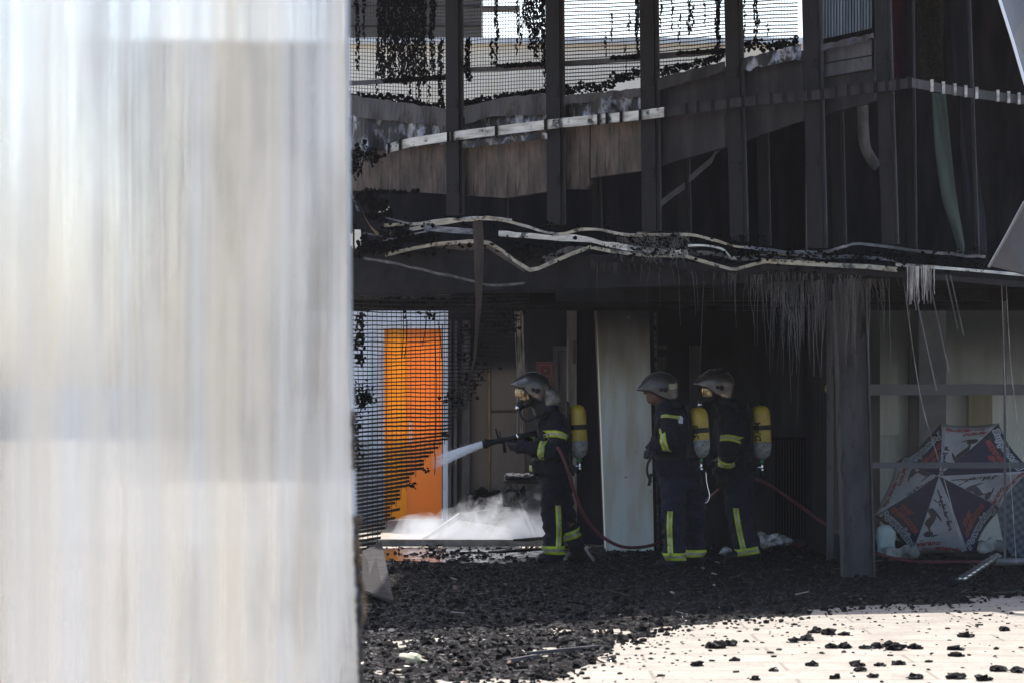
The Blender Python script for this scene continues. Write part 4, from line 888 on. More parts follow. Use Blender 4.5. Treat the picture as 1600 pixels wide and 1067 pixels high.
# fallen net scraps
mb = MB()
for i in range(5): mb.bar(G(560, 872+i*6)+Vector((0, 0, .25-i*.01)), G(590, 868+i*6)+Vector((0, 0, .27-i*.01)), .01, .012)
tag(mb.build('net_scrap', M['mesh']), 'small scrap of black grid lying at the foot of the net', 'net')
mb = MB(); a = [G(566, 945), G(566, 900), G(596, 892), G(615, 950)]; a[0].z = .1; a[1].z = .2; a[2].z = .25; a[3].z = .04
mb.prism([a[0], a[3], a[2], a[1]], (0, .01, .02)); tag(mb.build('fallen_board', M['steel']), 'grey board leaning in the debris at the lower left', 'board')
# fibres at x=812
t = thing('wire_bundle', P(812, 600, 30), 'bundle of pale wires hanging left of the helmet of the firefighter with the nozzle', 'wires')
mb = MB()
for k in range(9):
    x = 806+k*1.5; mb.tube([P(x-2, 470, 29.8), P(x+random.uniform(-2, 2), 530, 29.8), P(x+2, 580, 29.8), P(x+random.uniform(0, 3), 700 if k % 3 == 0 else 600, 29.8)], .005, 4, caps=False)
mb.build('wire', M['fibrelight'], t)

# ================================================================== fire sign
t = thing('fire_sign', P(852, 590, 31.5), 'red sign with a white framed hose reel symbol on the inner wall', 'sign')
Y = 31.55
mb = MB(); mb.box(P(838, 612, Y), P(866, 565, Y)+Vector((0, .02, 0))); mb.build('plate', M['red'], t)
M['signw'] = mat('sign_white', (.12, .09, .09), rough=.6)
mb = MB()
def fr(a, b_, c, d, w_, YY):
    mb.box(P(a, d, YY), P(b_, d-w_, YY)+Vector((0, .004, 0))); mb.box(P(a, c+w_, YY), P(b_, c, YY)+Vector((0, .004, 0)))
    mb.box(P(a, d-w_-.01, YY), P(a+w_, c+w_+.01, YY)+Vector((0, .004, 0))); mb.box(P(b_-w_, d-w_-.01, YY), P(b_, c+w_+.01, YY)+Vector((0, .004, 0)))
fr(838, 866, 565, 592, .9, Y-.005); fr(842, 862, 569, 588, 1.4, Y-.005); fr(838, 866, 593, 612, .9, Y-.005)
mb.build('symbol_frame', M['signw'], t)
mb = MB(); c = P(852, 578.5, Y-.006); mb.tube([c, c+Vector((0, .003, 0))], .045, 20); mb.build('symbol_disc', mat('sign_red_dark', (.08, .008, .01), rough=.6), t)
mb = MB(); mb.tube([c+Vector((0, -.002, 0)), c+Vector((0, .0005, 0))], .016, 12); mb.build('symbol_hub', M['signw'], t)

# ================================================================== table and bucket behind steam
t = thing('folding_table', P(820, 800, 31.0), 'dark cloth covered folding table standing in the steam', 'table'); Y = 31.0
mb = MB()
for k in range(60):
    p = P(random.uniform(791, 846), random.uniform(741, 753), Y+random.uniform(-.15, .15)); mb.lump(p, .035, (1.6, 1.2, .7), .3)
blob(mb, 'cloth', M['cableblue'], t, .015, 3)
mb = MB(); mb.box(P(789, 755, Y-.18), P(848, 751, Y-.18)+Vector((0, .36, 0))); mb.build('tabletop', M['steel'], t)
for (a, b_, c_) in ((797, 818, -.15), (806, 826, -.15), (797, 818, .15), (822, 812, .12)):
    mb = MB(); mb.bar(P(a, 755, Y+c_), Vector((P(b_, 800, Y).x+.12, Y+c_, 0)), .02, .03, (0, 1, 0)); mb.build('leg', M['steel_light'], t)
t = thing('bucket', P(793, 790, 30.8), 'dark small bucket hanging under the left end of the cloth covered table', 'bucket')
mb = MB(); mb.lathe(P(793, 791, 30.8), (0, 0, 1), [(.05, 0), (.058, .12), (.062, .15), (.055, .15), (.05, .02)], 16); mb.build('pail', M['steel'], t)
mb = MB(); mb.tube(smoothline([P(785, 770, 30.8), P(793, 756, 30.8), P(801, 770, 30.8)]), .004, 5); mb.build('handle', M['steel'], t)

# ================================================================== shop window
t = thing('shop_window', P(1450, 880, 26.9), 'large shop window with two frosted bands in front of the umbrella', 'window')
YG = 26.9; xa, xb = P(1297, 0, YG).x, 6.6
mb = MB(); mb.box((xa, YG, .02), (xb, YG+.012, 2.50)); mb.build('pane', M['glass'], t)
for (c_, d) in ((600, 617), (722, 731)):
    mb = MB(); mb.box((xa+.09, YG-.006, zat(d, YG)), (xb, YG-.002, zat(c_, YG))); mb.build('frosted_band', M['film'], t)
mb = MB(); mb.box((xa-.03, YG-.03, 0), (xa+.03, YG+.05, 2.5)); mb.build('frame_post', M['steel_light'], t)
mb = MB(); mb.box((P(1568, 0, YG).x, YG-.012, .02), (P(1572, 0, YG).x, YG-.003, 2.5)); mb.build('joint', M['film'], t)
mb = MB(); mb.box((xa+.031, YG-.03, 0), (xb, YG+.05, .035)); mb.build('sill', M['steel_light'], t)
mb = MB(); mb.box((P(1303, 0, 27.6).x, 27.6, 0), (P(1318, 0, 27.6).x, 27.7, 2.0)); tag(mb.build('door_board', mat('pale_blue_board', (.36, .42, .45), (.30, .34, .36), (5, 5, 2), rough=.6)), 'pale blue board standing behind the glass left of the grey steel column', 'board')
mb = MB(); c = P(1300, 608, 27.3)
mb.lathe(c-Vector((0, 0, .1)), (0, 0, 1), [(.02, 0), (.05, .02), (.055, .07), (.07, .09), (.06, .14), (.02, .22)], 16); tag(mb.build('yellow_lantern', mat('dull_yellow', (.55, .42, .10), (.4, .3, .08), (12, 12, 12), rough=.5), smooth=True), 'dull yellow lantern behind the glass left of the grey steel column', 'lantern')

# ================================================================== umbrella
UY = 27.5
UC = P(1467, 743, UY-.15)
UV = [(1471, 661), (1560, 661), (1612, 722), (1564, 794), (1516, 873), (1423, 868), (1366, 806), (1400, 722)]
UP = [P(x, y, UY+.18) for x, y in UV]
UP[2] = P(1612, 735, UY+.18)
t = thing('umbrella', Vector((UC.x, UY, 0)), 'open navy and white printed umbrella lying on its side behind the glass', 'umbrella')
def panel_pt(i, u, v):     # u 0..1 across, v 0..1 centre->rim
    a = UP[i]; b_ = UP[(i+1) % 8]; e = a.lerp(b_, u); p = UC.lerp(e, v)
    bul = .07*math.sin(math.pi*min(v, 1))+.0*u; sag = .03*v*math.sin(math.pi*u)
    dirc = (UC-e); dirc.y = 0; 
    return p+Vector((0, -bul+sag, 0))+dirc.normalized()*(.035*v*math.sin(math.pi*u))
for i in range(8):
    mb = MB(); nu, nv = 8, 10
    for a in range(nv+1):
        for b_ in range(nu+1): mb.v.append(panel_pt(i, b_/nu, max(a/nv, .002)))
    for a in range(nv):
        for b_ in range(nu): mb.f.append([a*(nu+1)+b_, a*(nu+1)+b_+1, (a+1)*(nu+1)+b_+1, (a+1)*(nu+1)+b_]); mb.m.append(0)
    o = mb.build('canopy_panel', M['umbwhite'] if i % 2 == 0 else M['umbnavy'], t, True)
    so = o.modifiers.new('t', 'SOLIDIFY'); so.thickness = .003; so.offset = 0
    mb = MB(); mb.tube([panel_pt(i, 0, v/8)+Vector((0, .012, 0)) for v in range(9)], .004, 5); mb.build('rib', M['steel'], t)
mb = MB(); mb.tube([UC+Vector((0, -.10, 0)), UC+Vector((0, -.02, 0))], [.006, .018], 8); mb.build('tip', M['white'], t)
mb = MB(); mb.tube([UC, UC+Vector((0, 1.0, .08))], .012, 8); mb.build('pole', M['steel_light'], t)
def tri_map(i, x, y, off=.006):
    """map panel coords: x across in px along the rim, y in px from the rim towards centre -> surface"""
    L = (UP[(i+1) % 8]-UP[i]).length; c = UC-(UP[i]+UP[(i+1) % 8])/2; H = c.length
    v = 1-y/H; v = max(v, .02); u = .5+(x/L)/v
    u_ = max(.01, min(.99, u)); p = panel_pt(i, u_, v); return p+Vector((0, -off, 0))
def flat_text(body, size, i, cx, cy, rot, m, shear=0, name='lettering', extr=False, flip=False, xs=1, parent=None):
    cu = bpy.data.curves.new('txt', 'FONT'); cu.body = body; cu.size = size; cu.align_x = 'CENTER'; cu.align_y = 'CENTER'; cu.shear = shear; cu.resolution_u = 2
    if extr: cu.offset = extr
    o = bpy.data.objects.new('txt', cu); C.objects.link(o); dg = bpy.context.evaluated_depsgraph_get(); dg.update()
    me = bpy.data.meshes.new_from_object(o.evaluated_get(dg)); bpy.data.objects.remove(o)
    mb = MB(); ca, sa = math.cos(rot), math.sin(rot); out = []
    for v in me.vertices:
        x, y = v.co.x*xs, v.co.y; X = x*ca-y*sa+cx; Yv = x*sa+y*ca+cy
        out.append(tri_map(i, X, Yv))
    mb.add(out, [list(p.vertices) for p in me.polygons]); bpy.data.meshes.remove(me)
    return mb.build(name, m, parent or t)
def flat_poly(polys, i, m, name, off=.005):
    mb = MB()
    for pl_ in polys:
        vs = [tri_map(i, x, y, off) for x, y in pl_]
        c = sum(vs, Vector())/len(vs); mb.add(vs+[c], [[k, (k+1) % len(vs), len(vs)] for k in range(len(vs))])
    return mb.build(name, m, t)
def rimtext(body, size, i, cx, cy, rot, m, shear=0, xs=1):
    return flat_text(body, size, i, -cx, cy, math.pi-rot if False else rot, m, shear, xs=xs)
def ft(body, size, i, cx, cy, m, shear=0, bold=0, rot=0, xs=1):
    cu = bpy.data.curves.new('txt', 'FONT'); cu.body = body; cu.size = size; cu.align_x = 'CENTER'; cu.align_y = 'CENTER'; cu.shear = shear; cu.resolution_u = 2; cu.offset = bold
    o = bpy.data.objects.new('txt', cu); C.objects.link(o); dg = bpy.context.evaluated_depsgraph_get(); dg.update()
    me = bpy.data.meshes.new_from_object(o.evaluated_get(dg)); bpy.data.objects.remove(o)
    ca, sa = math.cos(rot), math.sin(rot)
    out = [tri_map(i, -((v.co.x*xs*ca-v.co.y*sa)+cx), v.co.x*xs*sa+v.co.y*ca+cy) for v in me.vertices]
    mb = MB(); mb.add(out, [list(p.vertices) for p in me.polygons]); bpy.data.meshes.remove(me); return mb.build('lettering', m, t)
TOFF = .006
_tm = tri_map
def tri_map(i, x, y, off=None): return _tm(i, x, y, TOFF if off is None else off)
for i in (1, 3, 5, 7):
    TOFF = .006; ft('Powerking', .118, i, .0, .085, M['print_grey'], bold=.012, xs=.92)
    TOFF = .010; ft('Powerking', .118, i, .0, .085, M['umbnavy'], bold=-.001, xs=.92)
    TOFF = .006; ft('THE', .08, i, -.07, .265, M['print_red'], shear=.35, bold=.004, rot=.06)
    ft('ENERGIZER', .08, i, -.01, .19, M['print_red'], shear=.35, bold=.004, xs=.85, rot=.06)
for i in (0, 2, 4, 6):
    ft('un', .04, i, -.19, .165, M['print_red'], shear=.15, bold=.001)
    ft('verano', .085, i, -.12, .125, M['print_red'], shear=.15, bold=.003)
    ft('lleno de', .05, i, -.10, .065, M['print_red'], shear=.15, bold=.001); ft('energía', .085, i, .08, .07, M['print_red'], shear=.15, bold=.003)
    kk = .00078; fx = lambda pts: [(-(x-385)*kk, (1000-y)*kk) for x, y in pts]
    tors = [(205, 290), (225, 330), (290, 335), (330, 390), (330, 480), (290, 550), (235, 560), (245, 620), (262, 655), (235, 665), (215, 600), (180, 545), (200, 500), (255, 450), (245, 410), (190, 375), (180, 345), (205, 320)]
    mb = MB()
    for pl_ in (tors, [(300, 350), (325, 380), (395, 490), (402, 535), (385, 515), (300, 400)], [(205, 325), (212, 260), (238, 185), (243, 195), (226, 270), (228, 330)],
                [(228+62*math.cos(a*.4), 705+45*math.sin(a*.4)) for a in range(16)], [(190, 740), (330, 715), (375, 715), (300, 750)], [(255, 190), (330, 225), (385, 290), (395, 330), (360, 270), (300, 220)], [(360, 60), (390, 150), (420, 290), (440, 400), (410, 330), (385, 200), (350, 90)]):
        me = bpy.data.meshes.new('tmp'); bm = bmesh.new(); bm.faces.new([bm.verts.new((x, y, 0)) for x, y in fx(pl_)]); bmesh.ops.triangulate(bm, faces=bm.faces)
        mb.add([tri_map(i, v.co.x, v.co.y) for v in bm.verts], [[v.index for v in f.verts] for f in (bm.verts.index_update() or bm.faces)]); bm.free(); bpy.data.meshes.remove(me)
    mb.build('silhouette', M['print_black'], t)
    q = []
    for k in range(60):
        f = random.random(); cx_ = 375+150*f+random.gauss(0, 14); cy_ = 180+450*f+random.gauss(0, 18); r_ = random.uniform(3, 13)
        q.append(fx([(cx_+r_*(1+.7*(j_ % 2))*math.cos(j_*.785), cy_+r_*(1+.7*(j_ % 2))*math.sin(j_*.785)) for j_ in range(8)]))
    flat_poly(q, i, M['print_black'], 'ink_spatter', .0055)
# neighbours of the umbrella
mb = MB()
for k in range(24):
    p = P(1384+random.uniform(-9, 9), 848+random.uniform(-22, 18), 27.45); mb.lump(p, .07, (.9, .8, 1.1), .2)
o = blob(mb, 'white_sack', M['bagwhite'], None, .02, 4); tag(o, 'pale white sack standing at the lower left of the umbrella', 'sack')
chk = bpy.data.materials.new('plaid'); chk.use_nodes = True; n = chk.node_tree.nodes; l = chk.node_tree.links
tc = n.new('ShaderNodeTexCoord'); mp = n.new('ShaderNodeMapping'); mp.inputs['Rotation'].default_value = (0, R(35), 0); l.new(tc.outputs['Object'], mp.inputs[0])
b = n['Principled BSDF']; cks = []
for d, sc in (('X', 5), ('Z', 5)):
    wv = n.new('ShaderNodeTexWave'); wv.bands_direction = d; wv.inputs['Scale'].default_value = sc; l.new(mp.outputs[0], wv.inputs[0]); cks.append(wv)
ad = n.new('ShaderNodeMath'); ad.operation = 'ADD'; l.new(cks[0].outputs['Fac'], ad.inputs[0]); l.new(cks[1].outputs['Fac'], ad.inputs[1])
cr = n.new('ShaderNodeMix'); cr.data_type = 'RGBA'; cr.inputs[6].default_value = (.03, .035, .06, 1); cr.inputs[7].default_value = (.13, .15, .18, 1)
hf = n.new('ShaderNodeMath'); hf.operation = 'MULTIPLY'; hf.inputs[1].default_value = .5; l.new(ad.outputs[0], hf.inputs[0]); l.new(hf.outputs[0], cr.inputs[0]); l.new(cr.outputs[2], b.inputs['Base Color']); b.inputs['Roughness'].default_value = .9
mb = MB()
c = P(1612, 800, 27.15); rim = [P(x, y, 27.25) for x, y in ((1600, 742), (1575, 770), (1558, 800), (1566, 840), (1580, 868), (1640, 872), (1680, 800), (1650, 745))]
for k in range(8): mb.add([c, rim[k], rim[(k+1) % 8]], [(0, 1, 2)])
o = mb.build('plaid_umbrella', chk); so = o.modifiers.new('t', 'SOLIDIFY'); so.thickness = .004
tag(o, 'dark plaid open umbrella at the right edge overlapping the printed umbrella', 'umbrella')
for (cx, cy, s, m_, nm) in ((1530, 866, 'dark shoe shaped bundle lying under the umbrella rim', 'black', 'cloth_bundle'), (1555, 850, 'beige crumpled cloth under the plaid umbrella', 'fibrelight', 'crumpled_cloth'), (1412, 862, 'beige crumpled paper between the white sack and the umbrella', 'fibrelight', 'crumpled_paper')):
    mb = MB()
    for k in range(12):
        p = P(cx+random.uniform(-20, 20), cy+random.uniform(-4, 10), 27.3); p.z = max(p.z, .05); mb.lump(p, .06, (1.3, 1, .8), .4)
    tag(blob(mb, nm, M[m_], None, .02, 1), s, nm.replace('_', ' '))

# ================================================================== things on the debris
mb = MB(); g0, g1 = G(1502, 914), G(1560, 888)
for k in range(9):
    a = g0.lerp(g1, k/9); b_ = g0.lerp(g1, (k+.55)/9); mb.bar(a+Vector((0, 0, .05+.08*k/9)), b_+Vector((0, 0, .05+.08*(k+.55)/9)), .10, .01)
for sg in (-1, 1):
    o_ = Vector((0, sg*.05, 0)); mb.bar(g0+o_+Vector((0, 0, .056)), g1+o_+Vector((0, 0, .136)), .02, .012)
tag(mb.build('perforated_channel', M['chrome']), 'shiny perforated metal channel lying on the debris at the right', 'metal channel')
mb = MB(); mb.tube([G(1556, 893)+Vector((0, 0, .09)), G(1640, 893)+Vector((0, 0, .10))], .035, 12); tag(mb.build('round_pipe', M['silverpanel'], smooth=True), 'grey round pipe lying at the right edge behind the perforated channel', 'pipe')
def bag(pts, r, label, seed):
    mb = MB()
    for k in range(26):
        px, py = random.uniform(*pts[0]), random.uniform(*pts[1]); p = P(px, py, 27.8); p.z = max(p.z, .04); mb.lump(p, r, (1.3, 1, .8), .6)
    tag(blob(mb, 'plastic_bag', M['bag'], None, .016, 0, lambda v: .014*noise.noise(v*18)), label, 'plastic bag')
bag(((1188, 1232), (836, 850)), .05, 'crumpled clear plastic bag of rubbish behind the rearmost firefighter', 1)
bag(((1128, 1142), (856, 864)), .03, 'small crumpled clear bag between the two firefighters at the right', 2)
mb = MB()
for k in range(5): mb.lump(P(1247+random.uniform(-3, 3), 851, 27.7), .025, (1.2, 1, .8), .4)
tag(mb.build('red_scrap', M['red']), 'small red scrap right of the crumpled clear plastic bag', 'scrap')
mb = MB(); mb.tube([P(905, 838, 27.6), P(914, 856, 27.3), P(928, 875, 26.9)], .014, 6); mb.tube([P(903, 832, 27.7), P(910, 848, 27.3)], .010, 6); tag(mb.build('bent_conduit', M['silverpanel']), 'thin silvery bent tube sticking up from the debris behind the nozzle man', 'tube')
for k, (a, b_, h, s) in enumerate((((770, 872), (905, 862), .06, 'black burnt plank lying across the threshold beside the steam'), ((810, 862), (850, 858), .12, 'short black slat on top of the burnt plank'), ((825, 1028), (935, 1017), .03, 'pale wet slat lying in the foreground debris'), ((790, 1040), (838, 1032), .03, 'short shiny slat left of the long pale slat'))):
    mb = MB(); p, q = G(*a), G(*b_); p.z = q.z = h; mb.bar(p, q, .12 if k < 2 else .025, .02)
    tag(mb.build('burnt_plank', M['char'] if k < 2 else M['steel_light']), s, 'plank')
mb = MB(); mb.tube(smoothline([G(628, 1038)+Vector((0, 0, .05)), G(645, 1043)+Vector((0, 0, .06)), G(668, 1046)+Vector((0, 0, .05))]), [.02]*5+[.03]*4+[.005]*4, 8); tag(mb.build('melted_scrap', mat('melted_cream', (.45, .42, .28), rough=.4)), 'cream melted scrap on the debris near the lower left', 'scrap')
# step/board in courtyard
mb = MB(); a, b_, c, d = P(668, 838, 31.2), P(722, 800, 31.6), P(735, 806, 32.2), P(700, 846, 31.4)
mb.prism([P(668, 850, 31.2), P(716, 812, 31.5), P(860, 835, 31.0), P(860, 850, 31.0)], (0, .02, 0)); tag(mb.build('tilted_sheet', M['steel_light']), 'grey fallen sheet tilted in the steam below the orange door', 'metal sheet')
mb = MB(); mb.bar(P(662, 842, 31.1), P(718, 803, 31.4), .03, .03); mb.bar(P(718, 803, 31.4), P(760, 796, 31.4), .01, .012); tag(mb.build('fallen_rod', M['silverpanel']), 'pale rod leaning along the top of the fallen sheet', 'rod')

# ================================================================== steam
mb = MB()
for (px, py, r, Yk) in ((640, 845, .22, 31.2), (680, 840, .26, 31), (720, 835, .28, 30.9), (750, 828, .33, 30.8), (785, 822, .36, 30.8), (815, 828, .34, 30.7), (845, 822, .33, 30.7), (872, 815, .30, 30.7), (893, 800, .22, 30.7), (770, 800, .22, 30.9), (845, 795, .24, 30.8), (735, 806, .16, 31), (700, 812, .15, 31), (900, 825, .2, 30.7), (872, 782, .24, 30.8), (893, 775, .18, 30.8), (800, 785, .2, 30.9), (740, 792, .16, 31), (655, 825, .25, 31.2)):
    mb.lump(P(px, py, Yk), r, (1.25, 1.1, .95), .25, 1)
sm = bpy.data.materials.new('steam'); sm.use_nodes = True; n = sm.node_tree.nodes; l = sm.node_tree.links; n.clear()
o_ = n.new('ShaderNodeOutputMaterial'); pv = n.new('ShaderNodeVolumePrincipled'); pv.inputs['Color'].default_value = (.74, .77, .82, 1); pv.inputs['Anisotropy'].default_value = .45
tc = n.new('ShaderNodeTexCoord'); nn = n.new('ShaderNodeTexNoise'); nn.inputs['Scale'].default_value = 4.2; nn.inputs['Detail'].default_value = 5; nn.inputs['Roughness'].default_value = .72; nn.inputs['Distortion'].default_value = .5
l.new(tc.outputs['Object'], nn.inputs['Vector']); mr = n.new('ShaderNodeMapRange'); mr.inputs[1].default_value = .525; mr.inputs[2].default_value = .80; mr.inputs[3].default_value = 0; mr.inputs[4].default_value = 4.2
spx = n.new('ShaderNodeSeparateXYZ'); l.new(tc.outputs['Object'], spx.inputs[0]); fz = n.new('ShaderNodeMapRange'); fz.inputs[1].default_value = .0; fz.inputs[2].default_value = .85; fz.inputs[3].default_value = .20; fz.inputs[4].default_value = -.12
l.new(spx.outputs[2], fz.inputs[0]); ad = n.new('ShaderNodeMath'); l.new(nn.outputs[0], ad.inputs[0]); l.new(fz.outputs[0], ad.inputs[1]); l.new(ad.outputs[0], mr.inputs[0])
l.new(mr.outputs[0], pv.inputs['Density']); l.new(pv.outputs[0], o_.inputs['Volume'])
o = blob(mb, 'steam', sm, None, .05, 3, origin=(0, 30.8, 0)); tag(o, 'white steam rising from the ground where the hose sprays', 'steam', kind='stuff')

# ================================================================== PEOPLE
def JJ(Y, base=None):
    def J(px, py, dy=0): return P(px, py, Y)+Vector((0, dy, 0))
    return J
def caps(mb, a, ra, b_, rb, n=14):
    """tapered limb piece with rounded ends"""
    a = Vector(a); b_ = Vector(b_); d = (b_-a).normalized(); pts = []; rs = []
    for k in (-.95, -.7, -.35, 0): pts.append(a+d*ra*k); rs.append(ra*math.sqrt(max(0.02, 1-k*k)))
    for k in (.33, .66): pts.append(a.lerp(b_, k)); rs.append(ra+(rb-ra)*k)
    for k in (0, .35, .7, .95): pts.append(b_+d*rb*k); rs.append(rb*math.sqrt(max(0.02, 1-k*k)))
    mb.tube(pts, rs, n)
def limb(mb, pts):
    for (a, ra), (b_, rb) in zip(pts, pts[1:]): caps(mb, a, ra, b_, rb)
def rings(mb, rl, n=24):
    k = len(mb.v)
    for (c, rx, ry) in rl:
        for j in range(n):
            a = 2*math.pi*j/n; mb.v.append(Vector((c.x+rx*math.cos(a), c.y+ry*math.sin(a), c.z)))
    for i in range(len(rl)-1):
        for j in range(n): mb.f.append([k+i*n+j, k+i*n+(j+1) % n, k+(i+1)*n+(j+1) % n, k+(i+1)*n+j]); mb.m.append(0)
    mb.f.append([k+j for j in range(n)][::-1]); mb.f.append([k+(len(rl)-1)*n+j for j in range(n)]); mb.m += [0, 0]
def wr(amp, f=9):
    return lambda v: amp*(1.4*noise.noise(Vector((v.x*f, v.y*f, v.z*f*1.7)))+.9*(abs(noise.noise(Vector((v.x*f*1.7+5, v.y*f*1.7, v.z*f*2.8))))-.2)*-1.3)
def bvh(o):
    off = Vector(o.parent['wl']) if o.parent else Vector(o['wl'])
    return BVHTree.FromPolygons([v.co+off for v in o.data.vertices], [list(p.vertices) for p in o.data.polygons])
def band(tr, a, b_, hw, parent, rmax=.2, off=.006, arc=(0, 360), tilt=None, name='reflective_band'):
    """band round a limb at point a, limb direction a->b_ ; hw half width"""
    a = Vector(a); d = (Vector(b_)-a).normalized(); u = Vector((1, 0, 0)); u = (u-d*u.dot(d)).normalized(); w_ = d.cross(u)
    mb = MB(); n_ = 40; rows = (-1, -.34, -.33, .33, .34, 1)
    for j in range(n_+1):
        an = R(arc[0]+(arc[1]-arc[0])*j/n_); dirv = u*math.cos(an)+w_*math.sin(an)
        for q in rows:
            c = a+d*hw*q; hit, nr, ix, ds = tr.ray_cast(c, dirv, rmax)
            r_ = ds if hit is not None else rmax*.72
            mb.v.append(c+dirv*(r_+off))
    for j in range(n_):
        for q in range(5): mb.f.append([j*6+q, j*6+q+1, (j+1)*6+q+1, (j+1)*6+q]); mb.m.append(1 if q in (1, 2, 3) else 0)
    o = mb.build(name, [M['hivis'], M['silverband']], parent, True); so = o.modifiers.new('t', 'SOLIDIFY'); so.thickness = .003; return o
def vband(tr, J, pts, hwpx, parent, off=.006, ystart=-.6):
    """vertical leg stripe: projected from the camera side onto the trousers; pts list of (px,py)"""
    mb = MB(); L = []
    pp = []
    for (p, q) in zip(pts, pts[1:]):
        for k in range(10): pp.append((p[0]+(q[0]-p[0])*k/10, p[1]+(q[1]-p[1])*k/10))
    pp.append(pts[-1]); rows = (-1, -.34, -.33, .33, .34, 1)
    for (x, y) in pp:
        for q in rows:
            s_ = J(x+hwpx*q, y, ystart); hit, nr, ix, ds = tr.ray_cast(s_, Vector((0, 1, 0)), 1.5)
            mb.v.append((hit if hit is not None else J(x+hwpx*q, y, -.12))+Vector((0, -off, 0)))
    for j in range(len(pp)-1):
        for q in range(5): mb.f.append([j*6+q, j*6+q+1, (j+1)*6+q+1, (j+1)*6+q]); mb.m.append(1 if q in (1, 2, 3) else 0)
    o = mb.build('leg_stripe', [M['hivis'], M['silverband']], parent, True); so = o.modifiers.new('t', 'SOLIDIFY'); so.thickness = .003; so.offset = 0; return o
def helmet(parent, J, c, rx, rz, tilt, mm_, patch=True, visor=None):
    """rx, rz in px; c centre px; facing -x"""
    s_ = J(1, 0).x-J(0, 0).x; ct = J(*c); ry = .128; RX = rx*s_; RZ = rz*s_
    rot = Matrix.Rotation(tilt, 3, 'Y')
    mb = MB(); nu, nv = 40, 18
    def pt(a, t_):     # a azimuth (0 = +x rear), t_ 0 crown .. 1 rim
        front = .5-.5*math.cos(a)              # 1 in front
        lowf = .58; lowr = 1.0                  # rim angle: front ends higher, rear and sides come down
        side = abs(math.sin(a))
        phi_end = R(90)+R(8)*(1-front)+R(34)*max(0, side**1.5)*(.55+.45*math.cos(a))+R(22)*(1-front)**2
        ph = t_*phi_end
        x = math.sin(ph)*math.cos(a); y = math.sin(ph)*math.sin(a); z = math.cos(ph)
        k = 1
        if front > .8 and ph > R(58): k = 1+(ph-R(58))*.62*((front-.8)/.2)**1.2
        zz = z*RZ
        if ph > R(90): zz = -(ph-R(90))*RZ*1.15; 
        if front > .8 and ph > R(75): zz -= .10*RZ*(ph-R(75))
        sh = 1.0 if ph < R(90) else 1-.10*(ph-R(90))
        return Vector((x*RX*k*(1.06 if math.cos(a) > 0 else 1)*sh*(1 if ph < R(90) else 1/max(math.sin(ph), .6)), y*ry*sh*(1 if ph < R(90) else 1/max(math.sin(ph), .6)), zz))
    for i in range(nv+1):
        for j in range(nu): mb.v.append(ct+rot@pt(2*math.pi*j/nu, max(i/nv, .001)))
    for i in range(nv):
        for j in range(nu): mb.f.append([i*nu+j, i*nu+(j+1) % nu, (i+1)*nu+(j+1) % nu, (i+1)*nu+j]); mb.m.append(0)
    mb.f.append(list(range(nu))); mb.m.append(0)
    h = mb.build('helmet', mm_, parent, True); so = h.modifiers.new('t', 'SOLIDIFY'); so.thickness = .006; so.offset = -1
    # rim roll
    mb = MB(); rim = [ct+rot@pt(2*math.pi*j/40, 1.0) for j in range(41)]; mb.tube(rim, .0055, 6, caps=False); mb.build('rim', M['black'], h, True)
    # crest
    mb = MB(); pts = [ct+rot@(pt(math.pi, t_)*1.012) for t_ in (.75, .5, .3, .1)]+[ct+rot@(pt(0, t_)*1.012) for t_ in (.1, .3, .5, .7)]; mb.tube(pts, .008, 6); mb.build('crest', mm_, h, True)
    # side knob + plate
    mb = MB(); k = ct+rot@Vector((RX*.28, -ry*.97, -RZ*.12)); mb.tube([k, k+Vector((0, -.012, 0)), k+Vector((0, -.018, 0))], [.024, .024, .014], 14)
    k2 = ct+rot@Vector((RX*.02, -ry*.99, -RZ*.10)); mb.tube([k2+Vector((0, .004, 0)), k2+Vector((0, -.010, 0))], [.017, .017], 12); mb.bar(k+Vector((0, -.008, 0)), k2+Vector((0, -.006, 0)), .010, .016, (0, 0, 1))
    mb.build('side_knob', M['black'], h, True)
    if patch:
        mb = MB(); N = 8; vs = []
        for q in range(N+1):
            a = R(-62+q*5.5)
            for t_ in (.60, .74): vs.append(ct+rot@(pt(a, t_)*1.015))
        mb.v += vs
        for q in range(N): mb.f.append([2*q, 2*q+1, 2*q+3, 2*q+2]); mb.m.append(0)
        mb.build('sticker', M['helmetpatch'], h, True)
    if visor:
        mb = MB(); N = 14; top_, bo = visor
        for q in range(N+1):
            a = R(180-62+124*q/N)
            for (zz, k) in ((top_, 1.02), ((top_+bo)/2, 1.06), (bo, .98)):
                mb.v.append(ct+rot@Vector((math.cos(a)*RX*k*.98, math.sin(a)*ry*1.02, -zz*RZ)))
        for q in range(N):
            for z_ in range(2): mb.f.append([3*q+z_, 3*q+z_+1, 3*q+z_+4, 3*q+z_+3]); mb.m.append(0)
        v_ = mb.build('visor', M['visor'], h, True); so = v_.modifiers.new('t', 'SOLIDIFY'); so.thickness = .003
    return h
